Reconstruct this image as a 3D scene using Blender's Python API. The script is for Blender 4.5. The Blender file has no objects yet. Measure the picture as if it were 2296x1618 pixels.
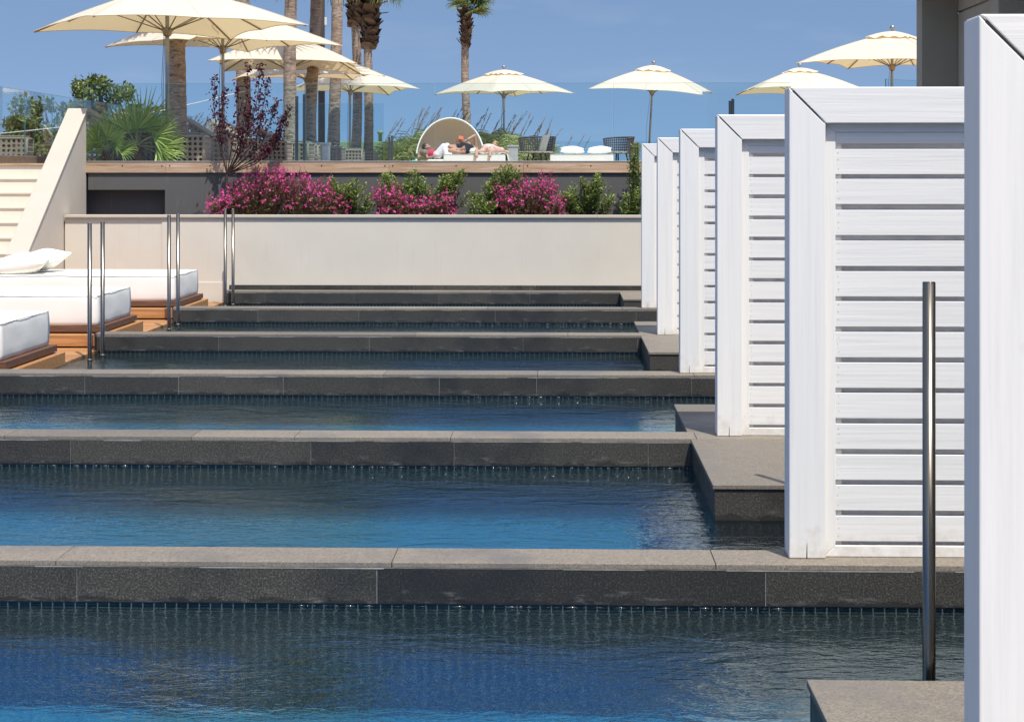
import bpy, bmesh, math, random
from mathutils import Vector, Matrix, Quaternion
R = math.radians
sc = bpy.context.scene
COL = sc.collection
rnd = random.Random(7)
# ---------------------------------------------------------------- camera model (measured on the photograph, 2296 px wide)
PSI = R(1.633); F = 4000.0; CX = 1148.0; VH = 390.0; EYE = 1.70
CP, SP = math.cos(PSI), math.sin(PSI)
def at(u, v, y):
    k = (u - CX) / F
    x = y * (k * CP - SP) / (CP + k * SP)
    d = y * CP - x * SP
    return Vector((x, y, EYE - (v - VH) * d / F))
def X(u, y): return at(u, 0, y).x
# ---------------------------------------------------------------- tagging
def tag(o, label, cat, group=None, kind=None):
    o['label'] = label; o['category'] = cat
    if group: o['group'] = group
    if kind: o['kind'] = kind
    return o
def thing(name, label, cat, loc=(0, 0, 0), rz=0.0, group=None):
    o = bpy.data.objects.new(name, None); COL.objects.link(o)
    o.empty_display_size = .2
    o.location = loc; o.rotation_euler = (0, 0, rz)
    return tag(o, label, cat, group)
def dup(root, loc, rz=None, label=None, group=None):
    r = root.copy(); COL.objects.link(r); r.location = loc
    if rz is not None: r.rotation_euler = (0, 0, rz)
    if label: r['label'] = label
    if group: r['group'] = group
    for ch in list(root.children):
        c = ch.copy(); COL.objects.link(c); c.parent = r
        for g in list(ch.children):
            d = g.copy(); COL.objects.link(d); d.parent = c
    return r
# ---------------------------------------------------------------- mesh builder
class MB:
    def __init__(s): s.v = []; s.f = []; s.mi = []; s.sm = []; s.tn = []; s.m = 0; s.smooth = False; s.t = .5
    def face(s, idx):
        s.f.append(tuple(idx)); s.mi.append(s.m); s.sm.append(s.smooth); s.tn.append(s.t)
    def poly(s, pts):
        b = len(s.v); s.v += [tuple(p) for p in pts]; s.face(range(b, b + len(pts)))
    def box(s, x0, x1, y0, y1, z0, z1):
        b = len(s.v)
        s.v += [(x0,y0,z0),(x1,y0,z0),(x1,y1,z0),(x0,y1,z0),(x0,y0,z1),(x1,y0,z1),(x1,y1,z1),(x0,y1,z1)]
        for q in ((0,3,2,1),(4,5,6,7),(0,1,5,4),(1,2,6,5),(2,3,7,6),(3,0,4,7)): s.face([b + i for i in q])
    def obox(s, c, ax, ay, az):
        c = Vector(c); b = len(s.v)
        for dz in (-1, 1):
            for dx, dy in ((-1,-1),(1,-1),(1,1),(-1,1)): s.v.append(tuple(c + dx*ax + dy*ay + dz*az))
        for q in ((0,3,2,1),(4,5,6,7),(0,1,5,4),(1,2,6,5),(2,3,7,6),(3,0,4,7)): s.face([b + i for i in q])
    def prism(s, pts, axis, a0, a1):
        """pts: 2-D polygon counter-clockwise seen from -axis... normals are recalculated on build"""
        n = len(pts); b = len(s.v)
        def mk(p, a):
            return {'x': (a, p[0], p[1]), 'y': (p[0], a, p[1]), 'z': (p[0], p[1], a)}[axis]
        s.v += [mk(p, a0) for p in pts] + [mk(p, a1) for p in pts]
        s.face([b + i for i in range(n)]); s.face([b + n + i for i in reversed(range(n))])
        for i in range(n):
            j = (i + 1) % n; s.face((b + i, b + n + i, b + n + j, b + j))
    def tube(s, pts, rad, n=8, cap=True, ov=1.0):
        pts = [Vector(p) for p in pts]
        if not hasattr(rad, '__len__'): rad = [rad] * len(pts)
        b = len(s.v); prev = None
        for i, p in enumerate(pts):
            t = (pts[min(i+1, len(pts)-1)] - pts[max(i-1, 0)])
            if t.length < 1e-9: t = Vector((0,0,1))
            t.normalize()
            if prev is None:
                ref = Vector((0,0,1)) if abs(t.z) < .9 else Vector((1,0,0))
                a = t.cross(ref).normalized()
            else:
                a = (prev - t * prev.dot(t)).normalized()
            prev = a; c = t.cross(a)
            for k in range(n):
                w = 2 * math.pi * k / n
                s.v.append(tuple(p + (a * math.cos(w) + c * math.sin(w) * ov) * rad[i]))
        for i in range(len(pts) - 1):
            for k in range(n):
                k2 = (k + 1) % n
                s.face((b+i*n+k, b+i*n+k2, b+(i+1)*n+k2, b+(i+1)*n+k))
        if cap:
            sm = s.smooth; s.smooth = False
            s.face([b + k for k in reversed(range(n))]); e = b + (len(pts)-1)*n
            s.face([e + k for k in range(n)]); s.smooth = sm
    def capsule(s, p0, p1, r0, r1, n=12, ov=1.0):
        p0 = Vector(p0); p1 = Vector(p1); d = p1 - p0; L = d.length
        t = d.normalized() if L > 1e-6 else Vector((0,0,1))
        pts = []; rr = []
        for a in (-85, -60, -30, 0): pts.append(p0 + t*r0*math.sin(R(a))); rr.append(max(r0*math.cos(R(a)), .0015))
        for a in (0, 30, 60, 85): pts.append(p1 + t*r1*math.sin(R(a))); rr.append(max(r1*math.cos(R(a)), .0015))
        s.tube(pts, rr, n, True, ov)
    def ell(s, c, fx, fy, fz, nu=14, nv=9):
        """ellipsoid with half-axis vectors"""
        c = Vector(c); fx = Vector(fx); fy = Vector(fy); fz = Vector(fz); b = len(s.v)
        for j in range(1, nv):
            ph = math.pi * j / nv
            for i in range(nu):
                th = 2*math.pi*i/nu
                s.v.append(tuple(c + (fx*math.cos(th) + fy*math.sin(th))*math.sin(ph) + fz*math.cos(ph)))
        top = len(s.v); s.v.append(tuple(c + fz)); bot = len(s.v); s.v.append(tuple(c - fz))
        for j in range(nv - 2):
            for i in range(nu):
                i2 = (i+1) % nu
                s.face((b+j*nu+i, b+(j+1)*nu+i, b+(j+1)*nu+i2, b+j*nu+i2))
        for i in range(nu):
            i2 = (i+1) % nu
            s.face((top, b+i, b+i2)); e = b+(nv-2)*nu; s.face((bot, e+i2, e+i))
    def lathe(s, prof, c=(0,0,0), n=16):
        b = len(s.v)
        for r, z in prof:
            for k in range(n):
                w = 2*math.pi*k/n; s.v.append((c[0]+r*math.cos(w), c[1]+r*math.sin(w), c[2]+z))
        for i in range(len(prof)-1):
            for k in range(n):
                k2 = (k+1) % n; s.face((b+i*n+k, b+i*n+k2, b+(i+1)*n+k2, b+(i+1)*n+k))
        s.face([b+k for k in reversed(range(n))]); e = b+(len(prof)-1)*n; s.face([e+k for k in range(n)])
    def grid(s, fn, nu, nv):
        b = len(s.v)
        for j in range(nv+1):
            for i in range(nu+1): s.v.append(tuple(fn(i/nu, j/nv)))
        for j in range(nv):
            for i in range(nu):
                a = b + j*(nu+1) + i; s.face((a, a+1, a+nu+2, a+nu+1))
    def leaf(s, p, d, n, L, W, fold=.25, droop=.0):
        """pointed leaf: two folded halves"""
        p = Vector(p); d = Vector(d).normalized(); n = Vector(n); sd = d.cross(n)
        if sd.length < 1e-4: sd = d.orthogonal()
        sd.normalize(); n = sd.cross(d)
        b = len(s.v)
        m = p + d*L*.5 - n*W*fold; tip = p + d*L - Vector((0,0,1))*L*droop
        s.v += [tuple(p), tuple(m + sd*W*.5 + n*W*fold), tuple(tip), tuple(m - sd*W*.5 + n*W*fold), tuple(m)]
        s.face((b, b+1, b+2, b+4)); s.face((b, b+4, b+2, b+3))
    def blade(s, pts, w0, w1, side):
        b = len(s.v); k = len(pts); side = Vector(side)
        for i, p in enumerate(pts):
            w = w0 + (w1-w0)*i/(k-1)
            s.v.append(tuple(Vector(p) - side*w/2)); s.v.append(tuple(Vector(p) + side*w/2))
        for i in range(k-1): s.face((b+2*i, b+2*i+1, b+2*i+3, b+2*i+2))
    def build(s, name, mats, parent=None, bevel=0, seg=2, world=False, fixn=True):
        me = bpy.data.meshes.new(name)
        vs = s.v
        if world and parent is not None:
            l = parent.location; vs = [(a-l.x, b-l.y, c-l.z) for a, b, c in s.v]
        me.from_pydata(vs, [], s.f)
        if not isinstance(mats, (list, tuple)): mats = [mats]
        for m in mats: me.materials.append(m)
        me.polygons.foreach_set('material_index', s.mi)
        me.polygons.foreach_set('use_smooth', s.sm)
        at_ = me.attributes.new('tone', 'FLOAT', 'FACE'); at_.data.foreach_set('value', s.tn)
        if fixn:
            bm = bmesh.new(); bm.from_mesh(me); bmesh.ops.recalc_face_normals(bm, faces=bm.faces); bm.to_mesh(me); bm.free()
        me.update()
        o = bpy.data.objects.new(name, me); COL.objects.link(o)
        if parent is not None: o.parent = parent
        if bevel:
            md = o.modifiers.new('bevel', 'BEVEL'); md.width = bevel; md.segments = seg; md.limit_method = 'ANGLE'; md.angle_limit = R(40)
            md.harden_normals = False
        return o
# ---------------------------------------------------------------- materials
def newmat(name):
    m = bpy.data.materials.new(name); m.use_nodes = True; nt = m.node_tree
    return m, nt, nt.nodes['Principled BSDF']
def N(nt, typ, **kw):
    n = nt.nodes.new(typ)
    for k, v in kw.items():
        if k in n.inputs.keys(): n.inputs[k].default_value = v
        else: setattr(n, k, v)
    return n
def coords(nt, scale=(1,1,1), kind='Object', loc=None):
    tc = N(nt, 'ShaderNodeTexCoord'); mp = N(nt, 'ShaderNodeMapping')
    mp.inputs['Scale'].default_value = scale
    if loc is not None: mp.inputs['Location'].default_value = loc
    nt.links.new(tc.outputs[kind], mp.inputs['Vector']); return mp.outputs['Vector']
def noise(nt, vec, scale, detail=4, rough=.55, dist=0.0):
    n = N(nt, 'ShaderNodeTexNoise'); n.inputs['Scale'].default_value = scale; n.inputs['Detail'].default_value = detail
    n.inputs['Roughness'].default_value = rough; n.inputs['Distortion'].default_value = dist
    if vec is not None: nt.links.new(vec, n.inputs['Vector'])
    return n.outputs['Fac']
def ramp(nt, fac, stops):
    r = N(nt, 'ShaderNodeValToRGB'); el = r.color_ramp.elements
    while len(el) < len(stops): el.new(.5)
    for e, (p, c) in zip(el, stops): e.position = p; e.color = (*c, 1) if len(c) == 3 else c
    nt.links.new(fac, r.inputs['Fac']); return r.outputs['Color']
def mix(nt, a, b, fac, mode='MIX'):
    m = N(nt, 'ShaderNodeMix', data_type='RGBA', blend_type=mode)
    for sock, val in (('A', a), ('B', b)):
        i = [x for x in m.inputs if x.name == sock and x.type == 'RGBA'][0]
        if isinstance(val, tuple): i.default_value = (*val, 1) if len(val) == 3 else val
        else: nt.links.new(val, i)
    fi = [x for x in m.inputs if x.name == 'Factor' and x.type == 'VALUE'][0]
    if isinstance(fac, (int, float)): fi.default_value = fac
    else: nt.links.new(fac, fi)
    return [x for x in m.outputs if x.type == 'RGBA'][0]
def math_(nt, op, a, b=None, clamp=False):
    m = N(nt, 'ShaderNodeMath', operation=op); m.use_clamp = clamp
    for i, v in enumerate((a, b)):
        if v is None: continue
        if isinstance(v, (int, float)): m.inputs[i].default_value = v
        else: nt.links.new(v, m.inputs[i])
    return m.outputs[0]
def bump(nt, bsdf, h, strength=.3, dist=.01):
    b = N(nt, 'ShaderNodeBump'); b.inputs['Strength'].default_value = strength; b.inputs['Distance'].default_value = dist
    nt.links.new(h, b.inputs['Height']); nt.links.new(b.outputs['Normal'], bsdf.inputs['Normal']); return b
def tone(nt):
    a = N(nt, 'ShaderNodeAttribute'); a.attribute_name = 'tone'; return a.outputs['Fac']
M = {}
def simple(name, c, rough=.6, metal=0, var=.12, scale=8, bmp=0.0, bscale=60, spec=.5):
    m, nt, b = newmat(name); v = coords(nt)
    f = noise(nt, v, scale, 5)
    lo = tuple(x*(1-var) for x in c); hi = tuple(min(1, x*(1+var)) for x in c)
    nt.links.new(ramp(nt, f, [(.3, lo), (.7, hi)]), b.inputs['Base Color'])
    b.inputs['Roughness'].default_value = rough; b.inputs['Metallic'].default_value = metal
    b.inputs['Specular IOR Level'].default_value = spec
    if bmp: bump(nt, b, noise(nt, v, bscale, 4), bmp, .01)
    M[name] = m; return m
def leafmat(name, c1, c2, trans=.35, rough=.45):
    m, nt, b = newmat(name)
    g = N(nt, 'ShaderNodeNewGeometry')
    col = ramp(nt, g.outputs['Random Per Island'], [(0, c1), (1, c2)])
    nt.links.new(col, b.inputs['Base Color']); b.inputs['Roughness'].default_value = rough
    tr = N(nt, 'ShaderNodeBsdfTranslucent'); nt.links.new(col, tr.inputs['Color'])
    mx = N(nt, 'ShaderNodeMixShader'); mx.inputs[0].default_value = trans
    nt.links.new(b.outputs[0], mx.inputs[1]); nt.links.new(tr.outputs[0], mx.inputs[2])
    nt.links.new(mx.outputs[0], nt.nodes['Material Output'].inputs['Surface'])
    M[name] = m; return m
# painted white timber, grain along x / z
for nm, scv in (('white_wood_h', (1.2, 45, 45)), ('white_wood_v', (45, 45, 1.2))):
    m, nt, b = newmat(nm)
    tc = N(nt, 'ShaderNodeTexCoord'); oi = N(nt, 'ShaderNodeObjectInfo')
    av = N(nt, 'ShaderNodeVectorMath', operation='ADD'); nt.links.new(tc.outputs['Object'], av.inputs[0])
    cm = N(nt, 'ShaderNodeCombineXYZ'); t7 = math_(nt, 'MULTIPLY', tone(nt), 37.0); r7 = math_(nt, 'MULTIPLY', oi.outputs['Random'], 19.0)
    s7 = math_(nt, 'ADD', t7, r7)
    for i in range(3): nt.links.new(s7, cm.inputs[i])
    nt.links.new(cm.outputs[0], av.inputs[1])
    mp = N(nt, 'ShaderNodeMapping'); mp.inputs['Scale'].default_value = scv; nt.links.new(av.outputs[0], mp.inputs['Vector'])
    gr = noise(nt, mp.outputs['Vector'], 1.0, 6, .62, .35)
    big = noise(nt, av.outputs[0], 3.0, 3)
    c = ramp(nt, gr, [(.27, (.70, .695, .67)), (.46, (.77, .76, .73)), (.64, (.808, .795, .76))])
    c = mix(nt, c, (.72, .72, .705), math_(nt, 'MULTIPLY', big, .35))
    vo = N(nt, 'ShaderNodeTexVoronoi'); vo.inputs['Scale'].default_value = 3.2; nt.links.new(av.outputs[0], vo.inputs['Vector'])
    kn = ramp(nt, vo.outputs['Distance'], [(0, (1,1,1)), (.045, (.5,.5,.5)), (.07, (0,0,0))])
    c = mix(nt, c, (.60, .60, .58), math_(nt, 'MULTIPLY', kn, .45))
    # drying marks: grey scuffs towards nothing in particular
    sc_ = noise(nt, av.outputs[0], 9, 5, .7)
    c = mix(nt, c, (.62, .61, .58), math_(nt, 'MULTIPLY', ramp(nt, sc_, [(.66, (0,0,0)), (.75, (1,1,1))]), .35))
    so_ = N(nt, 'ShaderNodeSeparateXYZ'); nt.links.new(tc.outputs['Object'], so_.inputs[0])
    gm_ = math_(nt, 'SUBTRACT', noise(nt, av.outputs[0], 11, 5, .7), math_(nt, 'MULTIPLY', so_.outputs[2], 1.6))
    c = mix(nt, c, (.50, .45, .36), math_(nt, 'MULTIPLY', ramp(nt, gm_, [(.34, (0,0,0)), (.60, (1,1,1))]), .5))
    nt.links.new(c, b.inputs['Base Color']); b.inputs['Roughness'].default_value = .48
    bump(nt, b, gr, .3, .005); M[nm] = m
# stone: dark flamed cladding and honed coping
def stone(name, base, fleck, rough, stain):
    m, nt, b = newmat(name); v = coords(nt)
    f1 = noise(nt, v, 120, 3, .75); f2 = noise(nt, v, 48, 4, .65); big = noise(nt, v, 2.2, 5, .6)
    c = ramp(nt, f1, [(.36, tuple(x*.50 for x in base)), (.5, base), (.64, fleck)])
    c = mix(nt, c, tuple(x*.6 for x in base), math_(nt, 'MULTIPLY', ramp(nt, f2, [(.45, (0,0,0)), (.65, (1,1,1))]), .5))
    tn = ramp(nt, tone(nt), [(0, (.50, .51, .53)), (.5, (1, .98, .93)), (1, (1.45, 1.4, 1.28))])
    c = mix(nt, c, tn, 1.0, 'MULTIPLY')
    c = mix(nt, c, stain, math_(nt, 'MULTIPLY', ramp(nt, big, [(.35, (1,1,1)), (.52, (0,0,0))]), .55))
    sv = coords(nt, (7, 7, 1.2)); st = noise(nt, sv, 3.0, 5, .7)
    c = mix(nt, c, (.42, .42, .40), math_(nt, 'MULTIPLY', ramp(nt, st, [(.66, (0,0,0)), (.8, (1,1,1))]), .35))
    if name == 'stone_dark':
        ge = N(nt, 'ShaderNodeNewGeometry'); sp_ = N(nt, 'ShaderNodeSeparateXYZ'); nt.links.new(ge.outputs['Position'], sp_.inputs[0])
        nz = noise(nt, coords(nt, (5, 5, 5)), 1.5, 5, .65)
        hz = math_(nt, 'ADD', math_(nt, 'MULTIPLY', sp_.outputs[2], 9.0), math_(nt, 'MULTIPLY', nz, 1.1))    # splash line just above the water
        c = mix(nt, c, tuple(x*.32 for x in base), ramp(nt, hz, [(-.0, (1,1,1)), (0.0, (1,1,1)), (.001, (1,1,1))]) if False else math_(nt, 'MULTIPLY', math_(nt, 'LESS_THAN', hz, -.98), .75))
        lm = noise(nt, coords(nt, (3, 3, 14)), 2.2, 6, .75)
        lz = math_(nt, 'MULTIPLY', ramp(nt, lm, [(.54, (0,0,0)), (.72, (1,1,1))]), math_(nt, 'LESS_THAN', math_(nt, 'ADD', sp_.outputs[2], math_(nt, 'MULTIPLY', nz, .09)), -.082))
        c = mix(nt, c, (.30, .30, .28), math_(nt, 'MULTIPLY', lz, .38))
        rs = noise(nt, coords(nt, (16, 16, 1.1)), 1.7, 4, .7); c = mix(nt, c, (.33, .33, .31), math_(nt, 'MULTIPLY', ramp(nt, rs, [(.68, (0,0,0)), (.78, (1,1,1))]), .5))
    nt.links.new(c, b.inputs['Base Color'])
    nt.links.new(ramp(nt, big, [(.35, (rough-.22,)*3), (.6, (rough,)*3)]), b.inputs['Roughness'])
    bump(nt, b, f2, .25, .004); M[name] = m
stone('stone_dark', (.032, .0305, .0265), (.118, .110, .095), .62, (.018, .018, .018))
stone('stone_top', (.205, .179, .148), (.25, .222, .187), .7, (.135, .122, .108))
simple('grout', (.27, .265, .25), .8, var=.5, scale=9)
simple('grout_dark', (.10, .10, .10), .8)
# mosaic tiles
def mosaic(name, swz, ca, cb, grout, ts=.05):
    m, nt, b = newmat(name); tc = N(nt, 'ShaderNodeTexCoord'); sx = N(nt, 'ShaderNodeSeparateXYZ'); nt.links.new(tc.outputs['Object'], sx.inputs[0])
    cx = N(nt, 'ShaderNodeCombineXYZ')
    for i, a in enumerate(swz): nt.links.new(sx.outputs[a], cx.inputs[i])
    br = N(nt, 'ShaderNodeTexBrick'); br.offset = 0; br.squash = 1
    for k, v in (('Scale', 1.0), ('Mortar Size', .0029), ('Mortar Smooth', .3), ('Brick Width', ts), ('Row Height', ts), ('Bias', 0.0)): br.inputs[k].default_value = v
    br.inputs['Color1'].default_value = (*ca, 1); br.inputs['Color2'].default_value = (*cb, 1); br.inputs['Mortar'].default_value = (*grout, 1)
    nt.links.new(cx.outputs[0], br.inputs['Vector'])
    big = noise(nt, tc.outputs['Object'], 2.5, 4)
    c = mix(nt, br.outputs['Color'], tuple(x*.6 for x in ca), math_(nt, 'MULTIPLY', big, .5))
    nt.links.new(c, b.inputs['Base Color']); b.inputs['Roughness'].default_value = .3; M[name] = m
mosaic('tile_front', ('X', 'Z'), (.016, .034, .050), (.003, .009, .015), (.60, .60, .46))
mosaic('tile_side', ('Y', 'Z'), (.020, .038, .052), (.007, .016, .024), (.62, .62, .48))
mosaic('tile_floor', ('X', 'Y'), (.045, .30, .43), (.014, .15, .29), (.26, .54, .64))
# rendered walls
def render_mat(name, c, streak, amt=.35, rough=.85):
    m, nt, b = newmat(name); v = coords(nt)
    big = noise(nt, v, 1.3, 6, .6); fine = noise(nt, v, 70, 4, .6)
    st = noise(nt, coords(nt, (9, 9, .9)), 1.6, 6, .65)
    col = ramp(nt, big, [(.3, tuple(x*.93 for x in c)), (.7, c)])
    col = mix(nt, col, streak, math_(nt, 'MULTIPLY', ramp(nt, st, [(.56, (0,0,0)), (.74, (1,1,1))]), amt))
    sp = noise(nt, v, 24, 3, .7)
    col = mix(nt, col, tuple(x*.72 for x in c), math_(nt, 'MULTIPLY', ramp(nt, sp, [(.70, (0,0,0)), (.76, (1,1,1))]), .5))
    nt.links.new(col, b.inputs['Base Color']); b.inputs['Roughness'].default_value = rough
    b.inputs['Specular IOR Level'].default_value = .2
    bump(nt, b, mix(nt, fine, noise(nt, v, 6, 3), .4), .35, .006); M[name] = m
render_mat('cream_render', (.625, .58, .49), (.555, .51, .425), .6)
render_mat('cream_stone', (.50, .455, .375), (.44, .39, .31), .35, .7); render_mat('stair_stone', (.72, .655, .54), (.64, .56, .44), .35, .7)
render_mat('grey_render', (.104, .102, .099), (.16, .155, .15), .5)
render_mat('charcoal_render', (.40, .35, .26), (.46, .40, .31), .3)
render_mat('olive_grey_render', (.56, .48, .36), (.62, .54, .42), .3)
render_mat('green_render', (.22, .31, .155), (.28, .36, .22), .3)
simple('niche_dark', (.14, .10, .075), .9, bmp=.3)
# timber
def timber(name, dark, mid, light, axis, rough=.55):
    m, nt, b = newmat(name); s_ = [38, 38, 38]; s_['xyz'.index(axis)] = 1.6
    tc = N(nt, 'ShaderNodeTexCoord'); cm = N(nt, 'ShaderNodeCombineXYZ'); t7 = math_(nt, 'MULTIPLY', tone(nt), 41.0)
    for i in range(3): nt.links.new(t7, cm.inputs[i])
    av = N(nt, 'ShaderNodeVectorMath', operation='ADD'); nt.links.new(tc.outputs['Object'], av.inputs[0]); nt.links.new(cm.outputs[0], av.inputs[1])
    mp = N(nt, 'ShaderNodeMapping'); mp.inputs['Scale'].default_value = s_; nt.links.new(av.outputs[0], mp.inputs['Vector'])
    g = noise(nt, mp.outputs['Vector'], 1.0, 7, .65, .6)
    c = ramp(nt, g, [(.3, dark), (.5, mid), (.68, light)])
    tn = ramp(nt, tone(nt), [(0, (.72, .72, .74)), (1, (1.12, 1.1, 1.06))]); c = mix(nt, c, tn, 1.0, 'MULTIPLY')
    nt.links.new(c, b.inputs['Base Color']); b.inputs['Roughness'].default_value = rough; bump(nt, b, g, .3, .004); M[name] = m
timber('timber_fascia', (.30, .18, .10), (.46, .31, .20), (.58, .44, .32), 'x')
timber('timber_deck', (.33, .20, .10), (.52, .35, .20), (.62, .45, .28), 'y')
timber('timber_platform', (.26, .11, .035), (.42, .20, .07), (.55, .30, .13), 'x')
timber('timber_red', (.085, .038, .020), (.14, .065, .034), (.20, .10, .055), 'x')
timber('timber_grey', (.10, .085, .07), (.17, .145, .12), (.24, .21, .18), 'x')
timber('timber_pole', (.030, .024, .020), (.055, .045, .038), (.10, .08, .068), 'z', .8)
# fabrics
def fabric(name, c, trans=0.0, wr=.25, wscale=5, rough=.8):
    m, nt, b = newmat(name); v = coords(nt)
    w = noise(nt, v, wscale, 4, .5, .6); weave = noise(nt, v, 350, 2)
    col = ramp(nt, noise(nt, v, 2.5, 4), [(.3, tuple(x*.95 for x in c)), (.7, c)])
    nt.links.new(col, b.inputs['Base Color']); b.inputs['Roughness'].default_value = rough; b.inputs['Specular IOR Level'].default_value = .25
    bump(nt, b, mix(nt, w, weave, .04), wr, .02)
    if trans:
        tr = N(nt, 'ShaderNodeBsdfTranslucent'); tr.inputs['Color'].default_value = (c[0], c[1]*.88, c[2]*.60, 1)
        mx = N(nt, 'ShaderNodeMixShader'); mx.inputs[0].default_value = trans
        nt.links.new(b.outputs[0], mx.inputs[1]); nt.links.new(tr.outputs[0], mx.inputs[2])
        nt.links.new(mx.outputs[0], nt.nodes['Material Output'].inputs['Surface'])
    M[name] = m
fabric('canvas', (.82, .77, .64), .36, .12, 3)
fabric('canopy_cloth', (.60, .47, .32), .12, .2, 4)
fabric('vinyl_white', (.86, .84, .77), 0, .13, 4, .5)
fabric('pillow_white', (.82, .80, .72), 0, .35, 7)
fabric('towel_cream', (.72, .68, .56), 0, .6, 14)
fabric('towel_teal', (.05, .50, .50), 0, .6, 14)
fabric('cushion_grey', (.22, .205, .175), 0, .3, 12)
fabric('cloth_black', (.018, .018, .020), 0, .5, 14)
fabric('cloth_red', (.52, .05, .10), 0, .4, 18)
fabric('cloth_white', (.78, .75, .76), 0, .4, 14)
fabric('cloth_olive', (.22, .19, .13), 0, .4, 14)
fabric('cloth_pink', (.85, .60, .58), 0, .2, 18)
simple('piping', (.34, .33, .30), .7)
def skin(name, c):
    m, nt, b = newmat(name); v = coords(nt)
    nt.links.new(ramp(nt, noise(nt, v, 9, 4), [(.3, tuple(x*.88 for x in c)), (.7, c)]), b.inputs['Base Color'])
    b.inputs['Roughness'].default_value = .5; b.inputs['Subsurface Weight'].default_value = .08; M[name] = m
skin('skin_tan', (.50, .26, .165)); skin('skin_fair', (.66, .41, .31)); skin('skin_brown', (.40, .20, .125))
simple('hair_dark', (.030, .018, .013), .5, var=.4, scale=40); simple('hair_blond', (.45, .29, .13), .5, var=.4, scale=40)
simple('book_orange', (.62, .13, .035), .6); simple('paper', (.72, .70, .66), .8); simple('shades_white', (.75, .73, .72), .3)
simple('lens_black', (.012, .012, .014), .1)
# metals
def metal(name, c, rough, var=.2):
    m, nt, b = newmat(name); v = coords(nt, (60, 60, 3))
    b.inputs['Metallic'].default_value = 1; b.inputs['Base Color'].default_value = (*c, 1)
    nt.links.new(ramp(nt, noise(nt, v, 2, 4), [(.3, (rough*.8,)*3), (.7, (rough*1.3,)*3)]), b.inputs['Roughness']); M[name] = m
metal('steel', (.21, .19, .155), .24); metal('steel_dull', (.30, .28, .24), .5); simple('pole_grey', (.30, .315, .315), .32, .55, .15); metal('post_dark', (.13, .14, .14), .4)
metal('rib_steel', (.30, .26, .20), .45)
# thin glass
m, nt, b = newmat('glass_pane'); nt.nodes.remove(b)
tr = N(nt, 'ShaderNodeBsdfTransparent'); tr.inputs['Color'].default_value = (.885, .948, .962, 1)
gl = N(nt, 'ShaderNodeBsdfGlossy'); gl.inputs['Roughness'].default_value = .0; gl.inputs['Color'].default_value = (1, 1, 1, 1)
fr = N(nt, 'ShaderNodeFresnel'); ge = N(nt, 'ShaderNodeNewGeometry'); ii = math_(nt, 'MULTIPLY_ADD', ge.outputs['Backfacing'], 1/1.26 - 1.26); ii.node.inputs[2].default_value = 1.26; nt.links.new(ii, fr.inputs['IOR'])
mx = N(nt, 'ShaderNodeMixShader'); nt.links.new(fr.outputs[0], mx.inputs[0]); nt.links.new(tr.outputs[0], mx.inputs[1]); nt.links.new(gl.outputs[0], mx.inputs[2])
nt.links.new(mx.outputs[0], nt.nodes['Material Output'].inputs['Surface']); M['glass_pane'] = m
simple('glass_edge', (.10, .24, .24), .2)
# vegetation
leafmat('leaf_green', (.060, .125, .022), (.16, .24, .05), .3)
leafmat('leaf_bright', (.16, .25, .04), (.34, .40, .10), .35)
leafmat('leaf_olive', (.08, .125, .03), (.19, .19, .06), .3)
leafmat('leaf_stem_red', (.10, .035, .025), (.20, .07, .05), .2)
leafmat('leaf_purple', (.045, .010, .020), (.15, .028, .045), .35)
leafmat('petal', (.68, .03, .26), (.90, .16, .50), .3, .6)
leafmat('petal_dark', (.45, .015, .12), (.70, .05, .25), .3, .6)
leafmat('frond', (.07, .125, .025), (.19, .26, .065), .3)
leafmat('frond_fresh', (.13, .21, .022), (.42, .52, .11), .3); leafmat('frond_pale', (.20, .24, .09), (.32, .34, .16), .3)
leafmat('frond_dry', (.30, .21, .10), (.50, .38, .19), .2, .8)
leafmat('boot', (.05, .030, .018), (.19, .125, .08), 0.0, .85)
leafmat('reed_leaf', (.12, .18, .04), (.50, .56, .20), .35)
leafmat('plume', (.22, .13, .07), (.46, .32, .18), .2, .9)
leafmat('plume_pale', (.40, .30, .17), (.55, .44, .28), .25, .9)
leafmat('tree_leaf', (.07, .105, .02), (.24, .28, .06), .3)
leafmat('ground_leaf', (.05, .08, .02), (.12, .14, .04), .25)
simple('bark', (.12, .09, .065), .9, var=.35, scale=14, bmp=.5); simple('twig', (.05, .03, .025), .9)
simple('soil', (.055, .040, .028), .95, var=.4, scale=20, bmp=.6)
m, nt, b = newmat('palm_trunk'); v = coords(nt, (3.2, 3.2, 11)); g = noise(nt, v, 1.7, 6, .75, 1.1)
c = ramp(nt, g, [(.36, (.085, .06, .042)), (.47, (.27, .21, .16)), (.62, (.43, .36, .285))])
c = mix(nt, c, (.17, .11, .07), math_(nt, 'MULTIPLY', ramp(nt, noise(nt, coords(nt, (2, 2, .7)), 1.4, 4), [(.45, (0,0,0)), (.65, (1,1,1))]), .5))
nt.links.new(c, b.inputs['Base Color']); b.inputs['Roughness'].default_value = .9; bump(nt, b, g, .8, .03); M['palm_trunk'] = m
m, nt, b = newmat('wicker'); v = coords(nt); w = N(nt, 'ShaderNodeTexWave'); w.inputs['Scale'].default_value = 22; w.inputs['Distortion'].default_value = 1.5
nt.links.new(v, w.inputs['Vector']); c = ramp(nt, mix(nt, w.outputs['Fac'], noise(nt, v, 60, 3), .5), [(.25, (.17, .135, .10)), (.6, (.37, .31, .235)), (.8, (.48, .415, .325))])
nt.links.new(c, b.inputs['Base Color']); b.inputs['Roughness'].default_value = .8; bump(nt, b, w.outputs['Fac'], .4, .01); M['wicker'] = m
simple('wicker_dark', (.062, .050, .042), .7, var=.4, scale=40, bmp=.4)
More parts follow.
